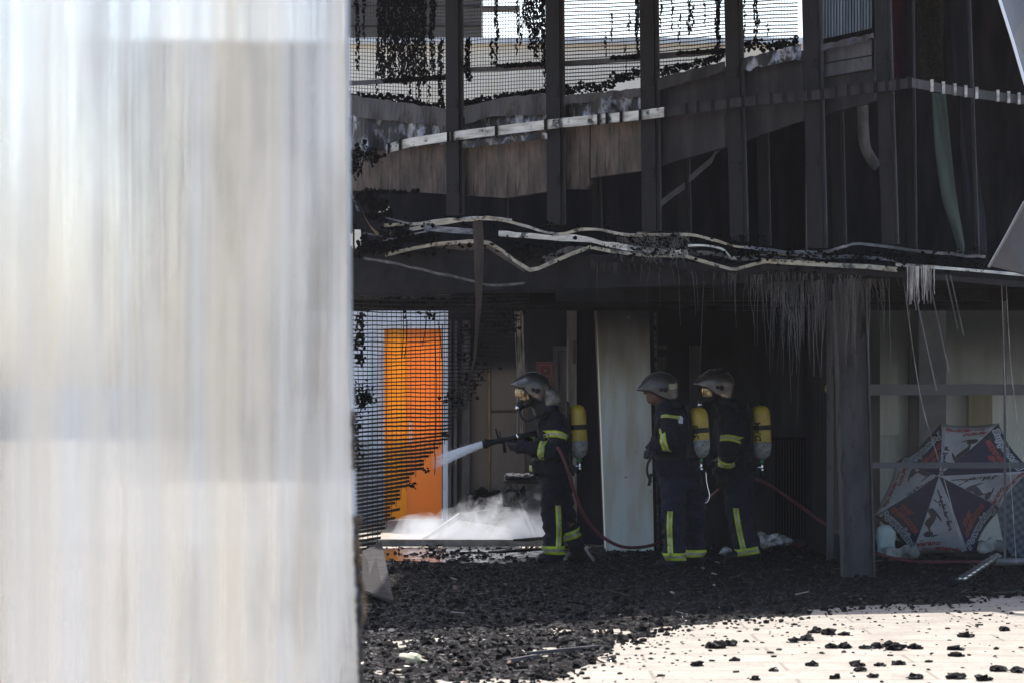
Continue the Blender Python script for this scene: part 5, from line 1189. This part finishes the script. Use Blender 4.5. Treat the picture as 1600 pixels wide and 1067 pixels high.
def head(mb, J, c, neck, chin_dx=0):
    """continuous head/neck shapes, facing -x. c = head centre px"""
    o = J(*c)
    def e(dx, dy, dz, r, sq): mb.lump(o+Vector((dx, dy, dz)), r, sq, 0, 1)
    mb.lathe(o+Vector((0.01, 0, -.11)), (0, 0, 1), [(.03, 0), (.07, .03), (.085, .08), (.09, .14), (.08, .2), (.03, .23)], 20)
    caps(mb, o+Vector((-.035, 0, -.085)), .048, o+Vector((-.05, 0, .02)), .062)      # jaw / face
    caps(mb, o+Vector((-.075, 0, -.095)), .024, o+Vector((-.085, 0, -.085)), .022)   # chin
    caps(mb, o+Vector((-.103, 0, .012)), .012, o+Vector((-.125, 0, -.022)), .015)      # nose
    caps(mb, o+Vector((-.100, -.018, -.052)), .011, o+Vector((-.100, .018, -.052)), .011)   # lips
    caps(mb, o+Vector((-.095, -.03, .03)), .014, o+Vector((-.095, .03, .03)), .014)       # brow
    for sg in (-1, 1): caps(mb, o+Vector((.01, sg*.082, -.03)), .012, o+Vector((.015, sg*.086, .015)), .016)   # ears
    caps(mb, o+Vector((.01, 0, -.08)), .058, neck, .065)
def hand(mb, wrist, palm, fdir, up, size=1.0, curl=.9, thumb=1):
    """palm block with five separate bent digits. fdir: finger direction, up: back of hand normal"""
    w_, p = Vector(wrist), Vector(palm); f = Vector(fdir).normalized(); u = Vector(up).normalized(); s_ = f.cross(u).normalized(); u = s_.cross(f).normalized()
    for k in (-.028, -.010, .010, .028): caps(mb, w_.lerp(p, .25)+s_*k*.75*size, .019*size, p+s_*k*size, .017*size, 8)
    for i, (k, L) in enumerate(((-.032, .072), (-.011, .082), (.011, .077), (.032, .060))):
        a = p+s_*k*size; ang = 0; pos = a
        for seg in range(3):
            ang += curl*(.55 if seg == 0 else .75); d = f*math.cos(ang)-u*math.sin(ang); nx_ = pos+d*L*size*(.42, .33, .27)[seg]
            caps(mb, pos, (.0115-.001*seg)*size, nx_, (.0105-.001*seg)*size, 8); pos = nx_
    a = w_.lerp(p, .35)+s_*(-.032*thumb)*size; b_ = a+(f*.03-s_*.025*thumb-u*.01)*size; c = b_+(f*.03-u*.02)*size
    caps(mb, a, .015*size, b_, .013*size, 8); caps(mb, b_, .012*size, c, .010*size, 8)
def boot(mb, J, heel, toe, ank):
    """px coords on ground"""
    h = J(*heel); t_ = J(*toe); a = J(*ank)
    h.z = .05; t_.z = .04
    caps(mb, a, .075, Vector((a.x, a.y, .12)), .068); caps(mb, Vector((a.x, a.y, .12)), .066, h+Vector((0, 0, .02)), .052)
    caps(mb, h+Vector((0, 0, .03)), .052, t_+Vector((0, 0, .015)), .050); caps(mb, Vector((a.x, a.y, .12)), .062, t_.lerp(h, .4)+Vector((0, 0, .04)), .050)
    caps(mb, Vector((h.x, h.y, .022)), .03, Vector((h.x, h.y, .03)), .03)

def pack(Y, dy, top, bot, rpx, lean_label, base_px, back, J, extra=None, mark=None, matcyl=None):
    """air cylinder pack: top,bot px of the cylinder ends; back: px x of the backplate"""
    s_ = J(1, 0).x-J(0, 0).x; A = J(top[0], top[1], dy); B = J(bot[0], bot[1], dy); ax = (A-B); L = ax.length; ax.normalize(); r = rpx*s_
    t = thing('air_cylinder_pack', J(base_px[0], base_px[1], dy), lean_label, 'air cylinder pack', 'breathing apparatus packs on the firefighters')
    prof = [(.012, 0), (r*.45, .012), (r*.8, .04), (r*.97, .085), (r, .13)]
    Lg = .17
    pb = [(q, h) for q, h in prof]+[(r, Lg)]
    mb = MB(); mb.lathe(B, ax, pb, 28); mb.build('grey_base', M['cylbase'], t, True)
    mb = MB(); mb.lathe(B, ax, [(r*.999, Lg), (r, Lg+.004), (r, L-.10), (r*.95, L-.06), (r*.78, L-.025), (r*.45, L-.006), (.006, L)], 28); cy = mb.build('cylinder', M['cyl'], t, True)
    mb = MB(); mb.lathe(B, ax, [(r+.002, L-.235), (r+.007, L-.232), (r+.007, L-.192), (r+.002, L-.189)], 28); mb.bar(B+ax*(L-.212)+Vector((r*.2, 0, 0)), J(back, 0, dy*.6)*1+Vector((0, 0, (B+ax*(L-.212)).z-J(back, 0).z)), .05, .04, (0, 0, 1)); mb.build('strap', M['black'], t)
    mb = MB(); mb.lathe(B-ax*.035, ax, [(.018, 0), (.022, .01), (.022, .04)], 14); mb.build('ring', M['green'], t, True)
    mb = MB(); mb.lathe(B-ax*.115, ax, [(.010, 0), (.019, .006), (.019, .03), (.012, .035), (.016, .05), (.016, .08)], 14); mb.tube([B-ax*.07, B-ax*.07+Vector((-.06, -.01, 0))], .010, 8); vv = mb.build('valve', M['chrome'], t, True)
    mb = MB(); mb.lathe(B-ax*.15, ax, [(.018, 0), (.022, .01), (.022, .03), (.016, .036)], 14); mb.build('hand_wheel', M['black'], vv, True)
    # backplate between jacket and cylinder
    mb = MB(); p0 = J(back+1, top[1]-4, dy*.8); p1 = J(back+4, bot[1]+14, dy*.8); mb.bar(p0, p1, .24, .03, (1, 0, 0)); mb.bar(p1+Vector((-.02, 0, .0)), p1+Vector((.07, 0, -.02)), .16, .06, (0, 0, 1)); mb.build('backplate', M['black'], t)
    # hoses
    mb = MB(); mb.tube(smoothline([p1+Vector((0, -.10, .02)), p1+Vector((.03, -.13, -.07)), B-ax*.08+Vector((-.05, -.02, -.02)), B-ax*.07]), .010, 8)
    mb.tube(smoothline([J(back-1, top[1]-6, dy-.12), J(back+4, top[1]+20, dy-.14), J(back+4, bot[1]-20, dy-.14), J(back+8, bot[1]+12, dy-.10)]), .008, 6); mb.build('air_hose', M['black'], t, True)
    if extra: extra(t)
    if mark:
        cu = bpy.data.curves.new('txt', 'FONT'); cu.body = mark; cu.size = .085; cu.align_x = 'CENTER'; cu.align_y = 'CENTER'; cu.resolution_u = 2; cu.offset = .002
        o = bpy.data.objects.new('txt', cu); C.objects.link(o); dg = bpy.context.evaluated_depsgraph_get(); dg.update(); me = bpy.data.meshes.new_from_object(o.evaluated_get(dg)); bpy.data.objects.remove(o)
        mb = MB(); out = []; cc = B+ax*(L*.52)
        for v in me.vertices:
            an = -math.pi/2+(-.35)+(-v.co.y)/r; out.append(cc+Vector((math.cos(an)*(r+.0025), math.sin(an)*(r+.0025), 0))+ax*v.co.x)
        mb.add(out, [list(p.vertices) for p in me.polygons]); mb.build('lettering', M['black'], cy); bpy.data.meshes.remove(me)
    # shoulder strap loop over jacket front handled by the person
    return t

def mask(parent, J, c, dy=0, gold=True):
    s_ = J(1, 0).x-J(0, 0).x; o = J(*c)
    mb = MB(); N = 14
    for q in range(N+1):
        a = R(180-70+140*q/N)
        for zz, k in ((.075, .92), (.03, 1.02), (-.02, 1.0), (-.06, .86)): mb.v.append(o+Vector((.03+math.cos(a)*.135*k, math.sin(a)*.098, zz)))
    for q in range(N):
        for z_ in range(3): mb.f.append([4*q+z_, 4*q+z_+1, 4*q+z_+5, 4*q+z_+4]); mb.m.append(0)
    m_ = mb.build('mask_lens', M['visor'], parent, True); so = m_.modifiers.new('t', 'SOLIDIFY'); so.thickness = .004
    mb = MB(); mb.tube([o+Vector((-.085, -.045, .07)), o+Vector((-.10, -.04, .03)), o+Vector((-.092, -.048, -.055))], [.003, .007, .004], 8); mb.build('lens_glint_edge', M['gold'], m_, True); C.objects[-1].name = 'lens_glint'  # gold tube models the reflected glint on the lens, not a real part
    mb = MB(); caps(mb, o+Vector((-.10, 0, -.09)), .042, o+Vector((-.06, 0, -.07)), .055); caps(mb, o+Vector((-.115, -.0, -.12)), .036, o+Vector((-.10, 0, -.09)), .03)
    caps(mb, o+Vector((-.03, -.06, -.08)), .03, o+Vector((.02, -.07, -.03)), .03)
    mk = blob(mb, 'breathing_mask', M['black'], parent, .009, 1)
    mb = MB(); q = o+Vector((-.12, -.028, -.115)); mb.tube([q, q+Vector((-.008, -.014, 0))], .018, 12); mb.build('regulator_cap', M['chrome'], mk, True)
    mb = MB(); mb.tube(smoothline([o+Vector((-.11, -.04, -.12)), o+Vector((-.10, -.08, -.18)), o+Vector((-.04, -.13, -.24)), o+Vector((.05, -.17, -.2)), o+Vector((.15, -.17, -.16))]), .011, 8); mb.build('breathing_tube', M['black'], mk, True)

def belt(tr, parent, c):
    mb = MB(); n_ = 40
    for j in range(n_+1):
        d = Vector((math.cos(2*math.pi*j/n_), math.sin(2*math.pi*j/n_), 0))
        for q in (-.022, .022):
            hit, nr, ix, ds = tr.ray_cast(c+Vector((0, 0, q)), d, .36); mb.v.append(c+Vector((0, 0, q))+d*((ds if hit is not None else .2)+.008))
    for j in range(n_): mb.f.append([2*j, 2*j+1, 2*j+3, 2*j+2]); mb.m.append(0)
    o = mb.build('waist_belt', M['black'], parent, True); so = o.modifiers.new('t', 'SOLIDIFY'); so.thickness = .006
def hood(parent, J, c, nk, full=True):
    o = J(*c); q = J(*nk); mb = MB()
    if full: caps(mb, o+Vector((.01, 0, .01)), .108, o+Vector((.02, 0, -.06)), .098)
    caps(mb, o+Vector((.035, 0, -.07)), .085, q, .10); caps(mb, q+Vector((-.03, 0, .01)), .085, q+Vector((.04, 0, .0)), .10)
    blob(mb, 'hood', M['black'], parent, .012, 2, lambda v: .006*noise.noise(v*14))
def person(px, base, Y, label):
    o = P(px, base, Y); o.z = 0; return o

# ---------------- firefighter 1 (with nozzle)
Y1 = 26.9; J = JJ(Y1)
mb = MB(); head(mb, J, (835, 612), J(850, 645)); rings(mb, [(J(868, 740), .14, .16), (J(866, 700), .13, .15), (J(866, 660), .14, .17), (J(854, 648), .07, .08)])
limb(mb, [(J(866, 662, -.17), .06), (J(862, 702, -.24), .05), (J(815, 698, -.18), .035)]); limb(mb, [(J(856, 662, .17), .06), (J(842, 692, .2), .05), (J(812, 688, .05), .035)])
limb(mb, [(J(866, 742, -.08), .09), (J(866, 800, -.09), .07), (J(866, 872, -.09), .05)]); limb(mb, [(J(876, 742, .08), .09), (J(884, 800, .10), .07), (J(902, 862, .14), .05)])
per = blob(mb, 'person', M['skin'], None, .012, 2, origin=person(868, 880, Y1, ''))
tag(per, 'firefighter in dark turnout gear leaning forward and holding the spraying nozzle', 'person', 'firefighters in turnout gear')
mb = MB()
rings(mb, [(J(851, 637), .062, .07), (J(853, 645), .10, .12), (J(860, 652), .14, .19), (J(864, 662), .165, .23), (J(866, 680), .165, .23), (J(866, 700), .165, .20), (J(863, 718), .175, .21), (J(861, 730), .20, .22), (J(861, 740), .205, .225)])
limb(mb, [(J(869, 660, -.17), .098), (J(871, 680, -.22), .092), (J(866, 703, -.25), .085), (J(842, 700, -.24), .078), (J(812, 697, -.19), .062)])
limb(mb, [(J(855, 660, .17), .095), (J(845, 678, .22), .088), (J(838, 692, .22), .08), (J(815, 688, .08), .060)])
caps(mb, J(842, 722, -.10), .06, J(838, 734, -.1), .05)
jk = blob(mb, 'jacket', M['navy'], per, .0115, 4, wr(.022)); tr = bvh(jk)
hood(per, J, (835, 612), (851, 642)); belt(tr, per, J(862, 716))
band(tr, J(870, 680, -.22), J(866, 703, -.25), .030, per, .15); band(tr, J(848, 701, -.24), J(815, 697, -.19), .030, per, .14); band(tr, J(828, 690, .15), J(812, 687, .07), .025, per, .12)
band(tr, J(862, 731), J(862, 740), .028, per, .34, arc=(150, 235)); band(tr, J(862, 722), J(862, 735), .022, per, .34, arc=(262, 290))
mb = MB(); rings(mb, [(J(864, 728), .15, .17), (J(866, 742), .165, .18), (J(868, 760), .15, .17)])
limb(mb, [(J(864, 748, -.08), .115), (J(862, 785, -.10), .112), (J(865, 820, -.10), .103), (J(865, 858, -.09), .100), (J(865, 866, -.09), .098)])
limb(mb, [(J(876, 748, .08), .112), (J(880, 790, .10), .098), (J(888, 820, .12), .088), (J(895, 838, .14), .085), (J(899, 852, .14), .08)])
ts = blob(mb, 'trousers', M['navy'], per, .0115, 4, wr(.020)); tr = bvh(ts)
vband(tr, J, [(871.5, 788), (872.5, 812), (873, 832), (872, 853)], 4.2, per); band(tr, J(865, 858, -.09), J(865, 875, -.09), .040, per, .16); band(tr, J(892, 836, .13), J(899, 854, .14), .040, per, .14)
mb = MB(); boot(mb, J, (872, 880, -.09), (846, 880, -.09), (866, 866, -.09)); mb2 = MB(); boot(mb2, J, (910, 872, .15), (893, 878, .15), (902, 856, .14))
blob(mb, 'boot', M['black'], per, .011, 2); blob(mb2, 'boot', M['black'], per, .011, 2)
mb = MB(); wN = J(812, 697, -.18); pN = J(797, 697, -.10); hand(mb, wN, pN, pN-wN, (0, -.8, -.5), 1.1, .8); blob(mb, 'glove', M['glove'], per, .007, 1)
mb = MB(); wN = J(812, 688, .07); pN = J(800, 684, -.0); hand(mb, wN, pN, pN-wN+Vector((0, -.03, 0)), (0, .5, .8), 1.1, .95, -1); blob(mb, 'glove', M['glove'], per, .007, 1)
h = helmet(per, J, (833, 606), 27, 25, R(10), M['helmet'], False, (.05, .72))
mb = MB(); rings(mb, [(J(856, 634), .075, .09), (J(862, 628), .10, .10), (J(860, 616), .085, .105), (J(856, 608), .06, .10)])
blob(mb, 'neck_cloth', M['silvercloth'], per, .010, 2, lambda v: .007*noise.noise(v*22))
mask(per, J, (829, 618))
def marks(t_): pass
pack(Y1, .0, (901, 632), (905, 716), 14.2, 'yellow air cylinder on the back of the firefighter with the nozzle', (903, 740), 886, J)
mb = MB(); mb.tube(smoothline([J(862, 646, -.18), J(846, 652, -.235), J(842, 668, -.2), J(850, 690, -.22)]), .014, 6); mb.tube(smoothline([J(868, 648, -.19), J(884, 660, -.2), J(888, 690, -.17)]), .016, 6); mb.build('harness_strap', M['black'], per)
# nozzle
t = thing('hose_nozzle', J(815, 700), 'black fire hose nozzle with a bail handle held out in both gloves', 'nozzle')
ax0, ax1 = J(754, 693.5, -.05), J(838, 676, -.05); ax = (ax1-ax0).normalized()
mb = MB(); L = (ax1-ax0).length; mb.lathe(ax0, ax, [(.030, 0), (.046, .004), (.047, .04), (.040, .055), (.030, .075), (.024, .14), (.028, .15), (.030, .19), (.022, .20), (.022, .30), (.028, .31), (.030, .37), (.024, .38), (.024, L)], 20); mb.build('barrel', M['black'], t, True)
mb = MB(); q = ax0+ax*.16; mb.tube([q, q+Vector((-.02, -.0, .06)), q+Vector((-.035, 0, .115))], [.012, .012, .009], 8); mb.tube([q+Vector((.02, .02, 0)), q+Vector((.0, .02, .09))], .008, 6); mb.build('bail_handle', M['black'], t, True)
mb = MB(); q = ax0+ax*.20+Vector((0, 0, -.02)); mb.tube([q, q+Vector((.015, 0, -.10))], [.016, .018], 10); mb.build('pistol_grip', M['black'], t, True)
mb = MB(); mb.lathe(ax0+ax*.33, ax, [(.031, 0), (.033, .01), (.031, .02)], 16); mb.build('coupling', M['chrome'], t, True)
# spray
mb = MB(); random.seed(5)
for k in range(150):
    a = random.random()*6.28; q = math.sqrt(random.random()); y0, z0 = q*.03*math.cos(a), q*.03*math.sin(a)
    st = ax0+Vector((0, y0, z0)); end = J(672, 724, .55)+Vector((0, y0*3.0, z0*2.3)); s0 = random.uniform(0, .45) if k % 2 else 0; e0 = random.uniform(.6, 1.0)
    def sp(f): 
        p = st.lerp(end, f); p.z -= .02*f*f; return p
    mb.tube([sp(s0), sp((s0+e0)/2), sp(e0)], [random.uniform(.001, .0026)]*2+[.0008], 4, caps=False)
for k in range(420):
    f = random.random(); a = random.random()*6.28; q = math.sqrt(random.random())*(1+2.2*f)*.040; p = ax0.lerp(J(672, 724, .55), f)+Vector((0, q*math.cos(a), q*math.sin(a))); mb.lump(p, random.uniform(.0012, .0032), (2, 1, 1), .3)
tag(mb.build('water_spray', M['water'], origin=ax0), 'fine white water jet fanning out from the nozzle towards the orange door', 'water', kind='stuff')
# fire hose, one line passing all three
hp = [J(838, 676, -.05), J(856, 684, -.12), J(872, 700, -.34), J(884, 726, -.38), J(896, 765, -.34), J(910, 800, -.3), J(932, 829, -.25), J(960, 848, -.2), J(990, 855, .0), J(1030, 851, .3), J(1060, 835, .5), J(1090, 806, .6), J(1112, 782, .45), J(1128, 762, .1), J(1150, 750, .22), J(1180, 749, .3), J(1205, 758, .35), J(1245, 785, .3), J(1290, 818, .2), J(1330, 845, .0), J(1372, 864, -.25), J(1420, 876, -.4), J(1480, 881, -.45), J(1540, 880, -.45), J(1640, 879, -.45)]
for p in hp: p.z = max(p.z, .045)
mb = MB(); mb.tube(smoothline(hp, 6), .0155, 10); tag(mb.build('fire_hose', M['hose'], smooth=True), 'long dark red fire hose running from the nozzle past all three firefighters', 'hose')

# ---------------- firefighter 3 (rear right)
Y3 = 27.1; J = JJ(Y3)
mb = MB(); head(mb, J, (1116, 607), J(1136, 640)); rings(mb, [(J(1150, 740), .14, .16), (J(1146, 690), .13, .15), (J(1144, 652), .14, .17), (J(1137, 640), .07, .08)])
limb(mb, [(J(1142, 655, -.17), .06), (J(1136, 700, -.22), .05), (J(1127, 738, -.2), .035)]); limb(mb, [(J(1135, 655, .17), .06), (J(1128, 695, .2), .05), (J(1116, 725, .1), .035)])
limb(mb, [(J(1148, 742, -.08), .09), (J(1152, 800, -.09), .07), (J(1160, 870, -.09), .05)]); limb(mb, [(J(1160, 742, .08), .09), (J(1168, 800, .10), .07), (J(1172, 862, .12), .05)])
per = blob(mb, 'person', M['skin'], None, .012, 2, origin=person(1160, 880, Y3, ''))
tag(per, 'rearmost firefighter on the right with masked face and hand on the red hose', 'person', 'firefighters in turnout gear')
mb = MB()
rings(mb, [(J(1139, 628), .07, .08), (J(1140, 637), .11, .13), (J(1144, 645), .15, .19), (J(1146, 656), .17, .235), (J(1147, 680), .165, .23), (J(1148, 702), .165, .2), (J(1149, 722), .18, .21), (J(1149, 740), .205, .225)])
limb(mb, [(J(1141, 656, -.18), .100), (J(1138, 685, -.23), .092), (J(1134, 708, -.25), .085), (J(1128, 736, -.2), .066)])
limb(mb, [(J(1134, 656, .17), .095), (J(1126, 690, .22), .085), (J(1117, 722, .12), .066)])
jk = blob(mb, 'jacket', M['navy'], per, .0115, 4, wr(.022)); tr = bvh(jk)
hood(per, J, (1117, 607), (1138, 636)); belt(tr, per, J(1149, 716))
band(tr, J(1138, 685, -.23), J(1136, 708, -.25), .030, per, .15); band(tr, J(1130, 722, -.235), J(1128, 736, -.2), .028, per, .13); band(tr, J(1149, 682), J(1149, 700), .03, per, .36, arc=(280, 340))
mb = MB(); rings(mb, [(J(1150, 728), .155, .17), (J(1151, 742), .17, .18), (J(1153, 760), .15, .17)])
limb(mb, [(J(1146, 748, -.08), .118), (J(1150, 790, -.10), .115), (J(1158, 825, -.10), .108), (J(1166, 862, -.09), .108)])
limb(mb, [(J(1160, 748, .08), .112), (J(1166, 795, .10), .098), (J(1172, 840, .12), .095), (J(1174, 858, .12), .09)])
ts = blob(mb, 'trousers', M['navyleg'], per, .0115, 4, wr(.020)); tr = bvh(ts)
vband(tr, J, [(1147, 792), (1150, 815), (1155, 838), (1160, 861)], 4.2, per); band(tr, J(1164, 860, -.09), J(1167, 880, -.09), .034, per, .17)
mb = MB(); boot(mb, J, (1174, 880, -.09), (1138, 881, -.09), (1166, 868, -.09)); mb2 = MB(); boot(mb2, J, (1184, 876, .13), (1158, 876, .13), (1174, 862, .12))
blob(mb, 'boot', M['black'], per, .011, 2); blob(mb2, 'boot', M['black'], per, .011, 2)
mb = MB(); wN = J(1128, 738, -.2); pN = J(1125, 752, -.18); hand(mb, wN, pN, pN-wN, (0, -1, 0), 1.2, .5); blob(mb, 'glove', M['glove'], per, .007, 1)
mb = MB(); wN = J(1117, 725, .12); pN = J(1118, 740, .12); hand(mb, wN, pN, pN-wN, (-1, 0, 0), 1.15, .8); blob(mb, 'glove', M['glove'], per, .007, 1)
helmet(per, J, (1119, 602), 27, 26, R(4), M['helmet'], False, None)
mask(per, J, (1114, 613))
pack(Y3, 0, (1187, 633), (1190, 718), 16, 'yellow air cylinder on the back of the rearmost firefighter', (1190, 740), 1170, J, mark='DAM')
mb = MB(); mb.tube(smoothline([J(1138, 640, -.2), J(1124, 652, -.23), J(1122, 672, -.16)]), .014, 6); mb.tube(smoothline([J(1148, 640, -.2), J(1166, 656, -.2), J(1171, 690, -.17)]), .016, 6); mb.tube(smoothline([J(1164, 700, -.2), J(1160, 725, -.23), J(1170, 745, -.2)]), .010, 6); mb.build('harness_strap', M['black'], per)

# ---------------- firefighter 2 (middle, front)
Y2 = 26.1; J = JJ(Y2)
mb = MB(); head(mb, J, (1028, 610), J(1044, 642)); rings(mb, [(J(1056, 740), .14, .17), (J(1052, 690), .13, .15), (J(1050, 655), .14, .17), (J(1044, 643), .07, .08)])
limb(mb, [(J(1044, 655, -.17), .06), (J(1042, 690, -.24), .05), (J(1022, 696, -.2), .035)]); limb(mb, [(J(1056, 655, .17), .06), (J(1048, 695, .2), .05), (J(1020, 702, .05), .035)])
limb(mb, [(J(1051, 742, -.08), .09), (J(1052, 800, -.09), .07), (J(1053, 876, -.09), .05)]); limb(mb, [(J(1082, 742, .08), .09), (J(1086, 800, .10), .07), (J(1088, 870, .12), .05)])
per = blob(mb, 'person', M['skin'], None, .010, 2, origin=person(1062, 888, Y2, ''))
tag(per, 'middle firefighter standing in front of the pale pillar with uncovered face', 'person', 'firefighters in turnout gear')
mb = MB()
rings(mb, [(J(1043, 627), .085, .09), (J(1046, 637), .125, .13), (J(1050, 645), .155, .19), (J(1053, 657), .18, .235), (J(1054, 680), .185, .23), (J(1055, 702), .185, .2), (J(1058, 722), .20, .21), (J(1060, 741), .222, .225)])
limb(mb, [(J(1044, 654, -.18), .100), (J(1041, 675, -.23), .092), (J(1042, 690, -.25), .085), (J(1024, 694, -.22), .068)])
limb(mb, [(J(1040, 656, .17), .095), (J(1034, 690, .2), .085), (J(1020, 700, .05), .066)])
jk = blob(mb, 'jacket', M['navy'], per, .0115, 4, wr(.022)); tr = bvh(jk)
hood(per, J, (1036, 612), (1043, 634), False); belt(tr, per, J(1058, 714))
band(tr, J(1042, 653, -.2), J(1041, 672, -.23), .014, per, .15); band(tr, J(1038, 691, -.245), J(1024, 694, -.22), .032, per, .14); band(tr, J(1055, 677), J(1055, 690), .030, per, .36, arc=(262, 300))
band(tr, J(1059, 728), J(1059, 740), .030, per, .36, arc=(240, 305))
mb = MB(); p = J(1061, 655, -.235); mb.frame(p+Vector((0, .01, 0)), Vector((.022, 0, 0)), Vector((0, .008, 0)), Vector((0, 0, .035))); mb.build('chest_label', M['print_grey'], per)
mb = MB(); rings(mb, [(J(1062, 728), .19, .17), (J(1064, 745), .205, .18), (J(1065, 760), .19, .17)])
limb(mb, [(J(1052, 750, -.08), .125), (J(1051, 790, -.10), .118), (J(1052, 830, -.10), .110), (J(1053, 868, -.09), .102), (J(1053, 874, -.09), .10)])
limb(mb, [(J(1081, 750, .08), .122), (J(1085, 795, .10), .110), (J(1087, 840, .12), .095), (J(1087, 868, .12), .09)])
ts = blob(mb, 'trousers', M['navyleg'], per, .0115, 4, wr(.020)); tr = bvh(ts)
vband(tr, J, [(1045, 797), (1044, 820), (1045, 845), (1046, 868)], 4.2, per); band(tr, J(1053, 868, -.09), J(1053, 885, -.09), .034, per, .16); band(tr, J(1087, 865, .12), J(1087, 880, .12), .034, per, .14)
mb = MB(); boot(mb, J, (1062, 888, -.09), (1032, 889, -.09), (1053, 874, -.09)); mb2 = MB(); boot(mb2, J, (1094, 884, .13), (1070, 885, .13), (1087, 868, .12))
blob(mb, 'boot', M['black'], per, .011, 2); blob(mb2, 'boot', M['black'], per, .011, 2)
mb = MB(); wN = J(1024, 694, -.22); pN = J(1014, 699, -.16); hand(mb, wN, pN, pN-wN, (0, -.9, .3), 1.1, .8); blob(mb, 'glove', M['glove'], per, .007, 1)
mb = MB(); wN = J(1020, 700, .05); pN = J(1012, 704, .0); hand(mb, wN, pN, pN-wN, (0, .5, .8), 1.1, .8, -1); blob(mb, 'glove', M['glove'], per, .007, 1)
helmet(per, J, (1031, 606), 27, 25, R(-4), M['helmet_dark'], True, None)
mb = MB(); mb.tube(smoothline([J(1046, 638, -.2), J(1030, 650, -.24), J(1024, 672, -.2), J(1026, 690, -.12)]), .016, 6); mb.tube(smoothline([J(1052, 640, -.2), J(1070, 655, -.23), J(1074, 690, -.2), J(1072, 715, -.22)]), .016, 6); mb.build('harness_strap', M['black'], per)
mb = MB(); mb.tube([J(1019, 684, -.27), J(1019, 684, -.245)], .026, 14); mb.frame(J(1016, 702, -.2), Vector((.03, 0, 0)), Vector((0, .03, 0)), Vector((0, 0, .045))); mb.build('pressure_gauge', M['black'], per)
mb = MB(); mb.tube(smoothline([J(1022, 706, -.2), J(1011, 722, -.2), J(1010, 738, -.2), J(1016, 752, -.2)]), .012, 6); mb.frame(J(1014, 748, -.19), Vector((.014, 0, 0)), Vector((0, .02, 0)), Vector((.01, 0, .055))); mb.build('mask_pouch', M['black'], per)
def hook(t_):
    mb_ = MB(); mb_.tube(smoothline([J(1102, 736, -.05), J(1104, 756, -.05), J(1108, 774, -.05), J(1105, 783, -.05), J(1100, 785, -.05)]), .005, 6); mb_.build('wire_hook', M['chrome'], t_, True)
pack(Y2, -.02, (1089, 636), (1094, 716), 16.5, 'yellow air cylinder on the back of the middle firefighter', (1095, 740), 1074, J, hook, mark='388')

# ================================================================== foreground fluted sheet
mb = MB(); N = 420; rows = 22
def fore(u, z):       # u 0 right edge .. 1 left
    xr = P(interp(616-(z-CZ)/7*F, [(-60, 547), (300, 549), (600, 553), (850, 558), (1067, 566), (3000, 590)]), 0, 7).x
    xr -= .010
    xr += .004*noise.noise(Vector((0, 0, z*3)))
    x = xr-u*1.6; y = 7-u*1.9; return Vector((x, y+.010*math.sin(z*2.2)*math.exp(-u*9), z))
for i in range(N+1):
    u = (i/N); rib = .0012*math.sin(i*1.9)+.003*noise.noise(Vector((i*.11, 0, 0)))
    for j in range(rows+1):
        z = .02+3.2*j/rows; p = fore(u, z); mb.v.append(p+Vector((-.76, -.65, 0))*rib)
off_ = Vector((-.76*0, .012, 0)); k0 = len(mb.v); mb.v += [v+off_ for v in mb.v]
for i in range(N):
    for j in range(rows):
        a = i*(rows+1)+j; q = [a, a+rows+1, a+rows+2, a+1]; mb.f.append(q); mb.f.append([k0+x for x in q][::-1]); mb.m += [0, 0]
for j in range(rows):
    a = j; mb.f.append([a, a+1, k0+a+1, k0+a]); a = N*(rows+1)+j; mb.f.append([a+1, a, k0+a, k0+a+1]); mb.m += [0, 0]
for i in range(N):
    a = i*(rows+1); mb.f.append([a, k0+a, k0+a+rows+1, a+rows+1]); a += rows; mb.f.append([a, a+rows+1, k0+a+rows+1, k0+a]); mb.m += [0, 0]
root = thing('fluted_sheet', fore(0, 0), 'tall milky translucent fluted plastic sheet filling the left third, near the camera', 'plastic sheet')
mb.build('sheet', M['sheet'], root, True)
mb = MB(); mb.tube([fore(0, .02+3.2*j/30)+Vector((.002, .006, 0)) for j in range(31)], .0065, 8); mb.build('edge_trim', mat('edge_plastic', (.62, .66, .70), (.35, .37, .40), (8, 8, 2), rough=.25), root, True)
bm_ = mat('burnt_plastic', (.10, .065, .04), (.012, .011, .010), (60, 60, 40), lo=.42, hi=.52, rough=.5)
for (z0, z1, n_, w_) in ((1.0, 1.30, 170, .024), (.60, .995, 200, .020), (1.42, 1.56, 40, .008)):
    mb = MB()
    for k in range(n_):
        z = z0+(z1-z0)*k/n_; p = fore(0, z); mb.lump(p+Vector((.004+random.random()*w_*(.25+.9*abs(noise.noise(Vector((0, 0, z*11))))), random.uniform(-.01, .01), 0)), random.uniform(.003, .0055), (1, 1, 2.2), .5)
    mb.build('burnt_edge', bm_, root)
mb = MB(); mb.tube(smoothline([fore(0, z)+Vector((dx_, 0, 0)) for z, dx_ in ((1.28, .008), (1.2, .016), (1.16, .012), (1.12, .024), (1.05, .020), (1.03, .008))], 4), .0022, 5); mb.build('burnt_edge', M['wood'], root)
mb = MB(); mb.box((-40, -3, -1), (40, 66, 12)); hz = bpy.data.materials.new('haze'); hz.use_nodes = True; n = hz.node_tree.nodes; l = hz.node_tree.links; n.clear()
o_ = n.new('ShaderNodeOutputMaterial'); pv = n.new('ShaderNodeVolumePrincipled'); pv.inputs['Color'].default_value = (.9, .9, .95, 1); pv.inputs['Density'].default_value = .00022; l.new(pv.outputs[0], o_.inputs['Volume'])
tag(mb.build('haze', hz), 'thin smoky haze in the air round the burnt building', 'haze', kind='stuff')
print('objects', len(bpy.data.objects))
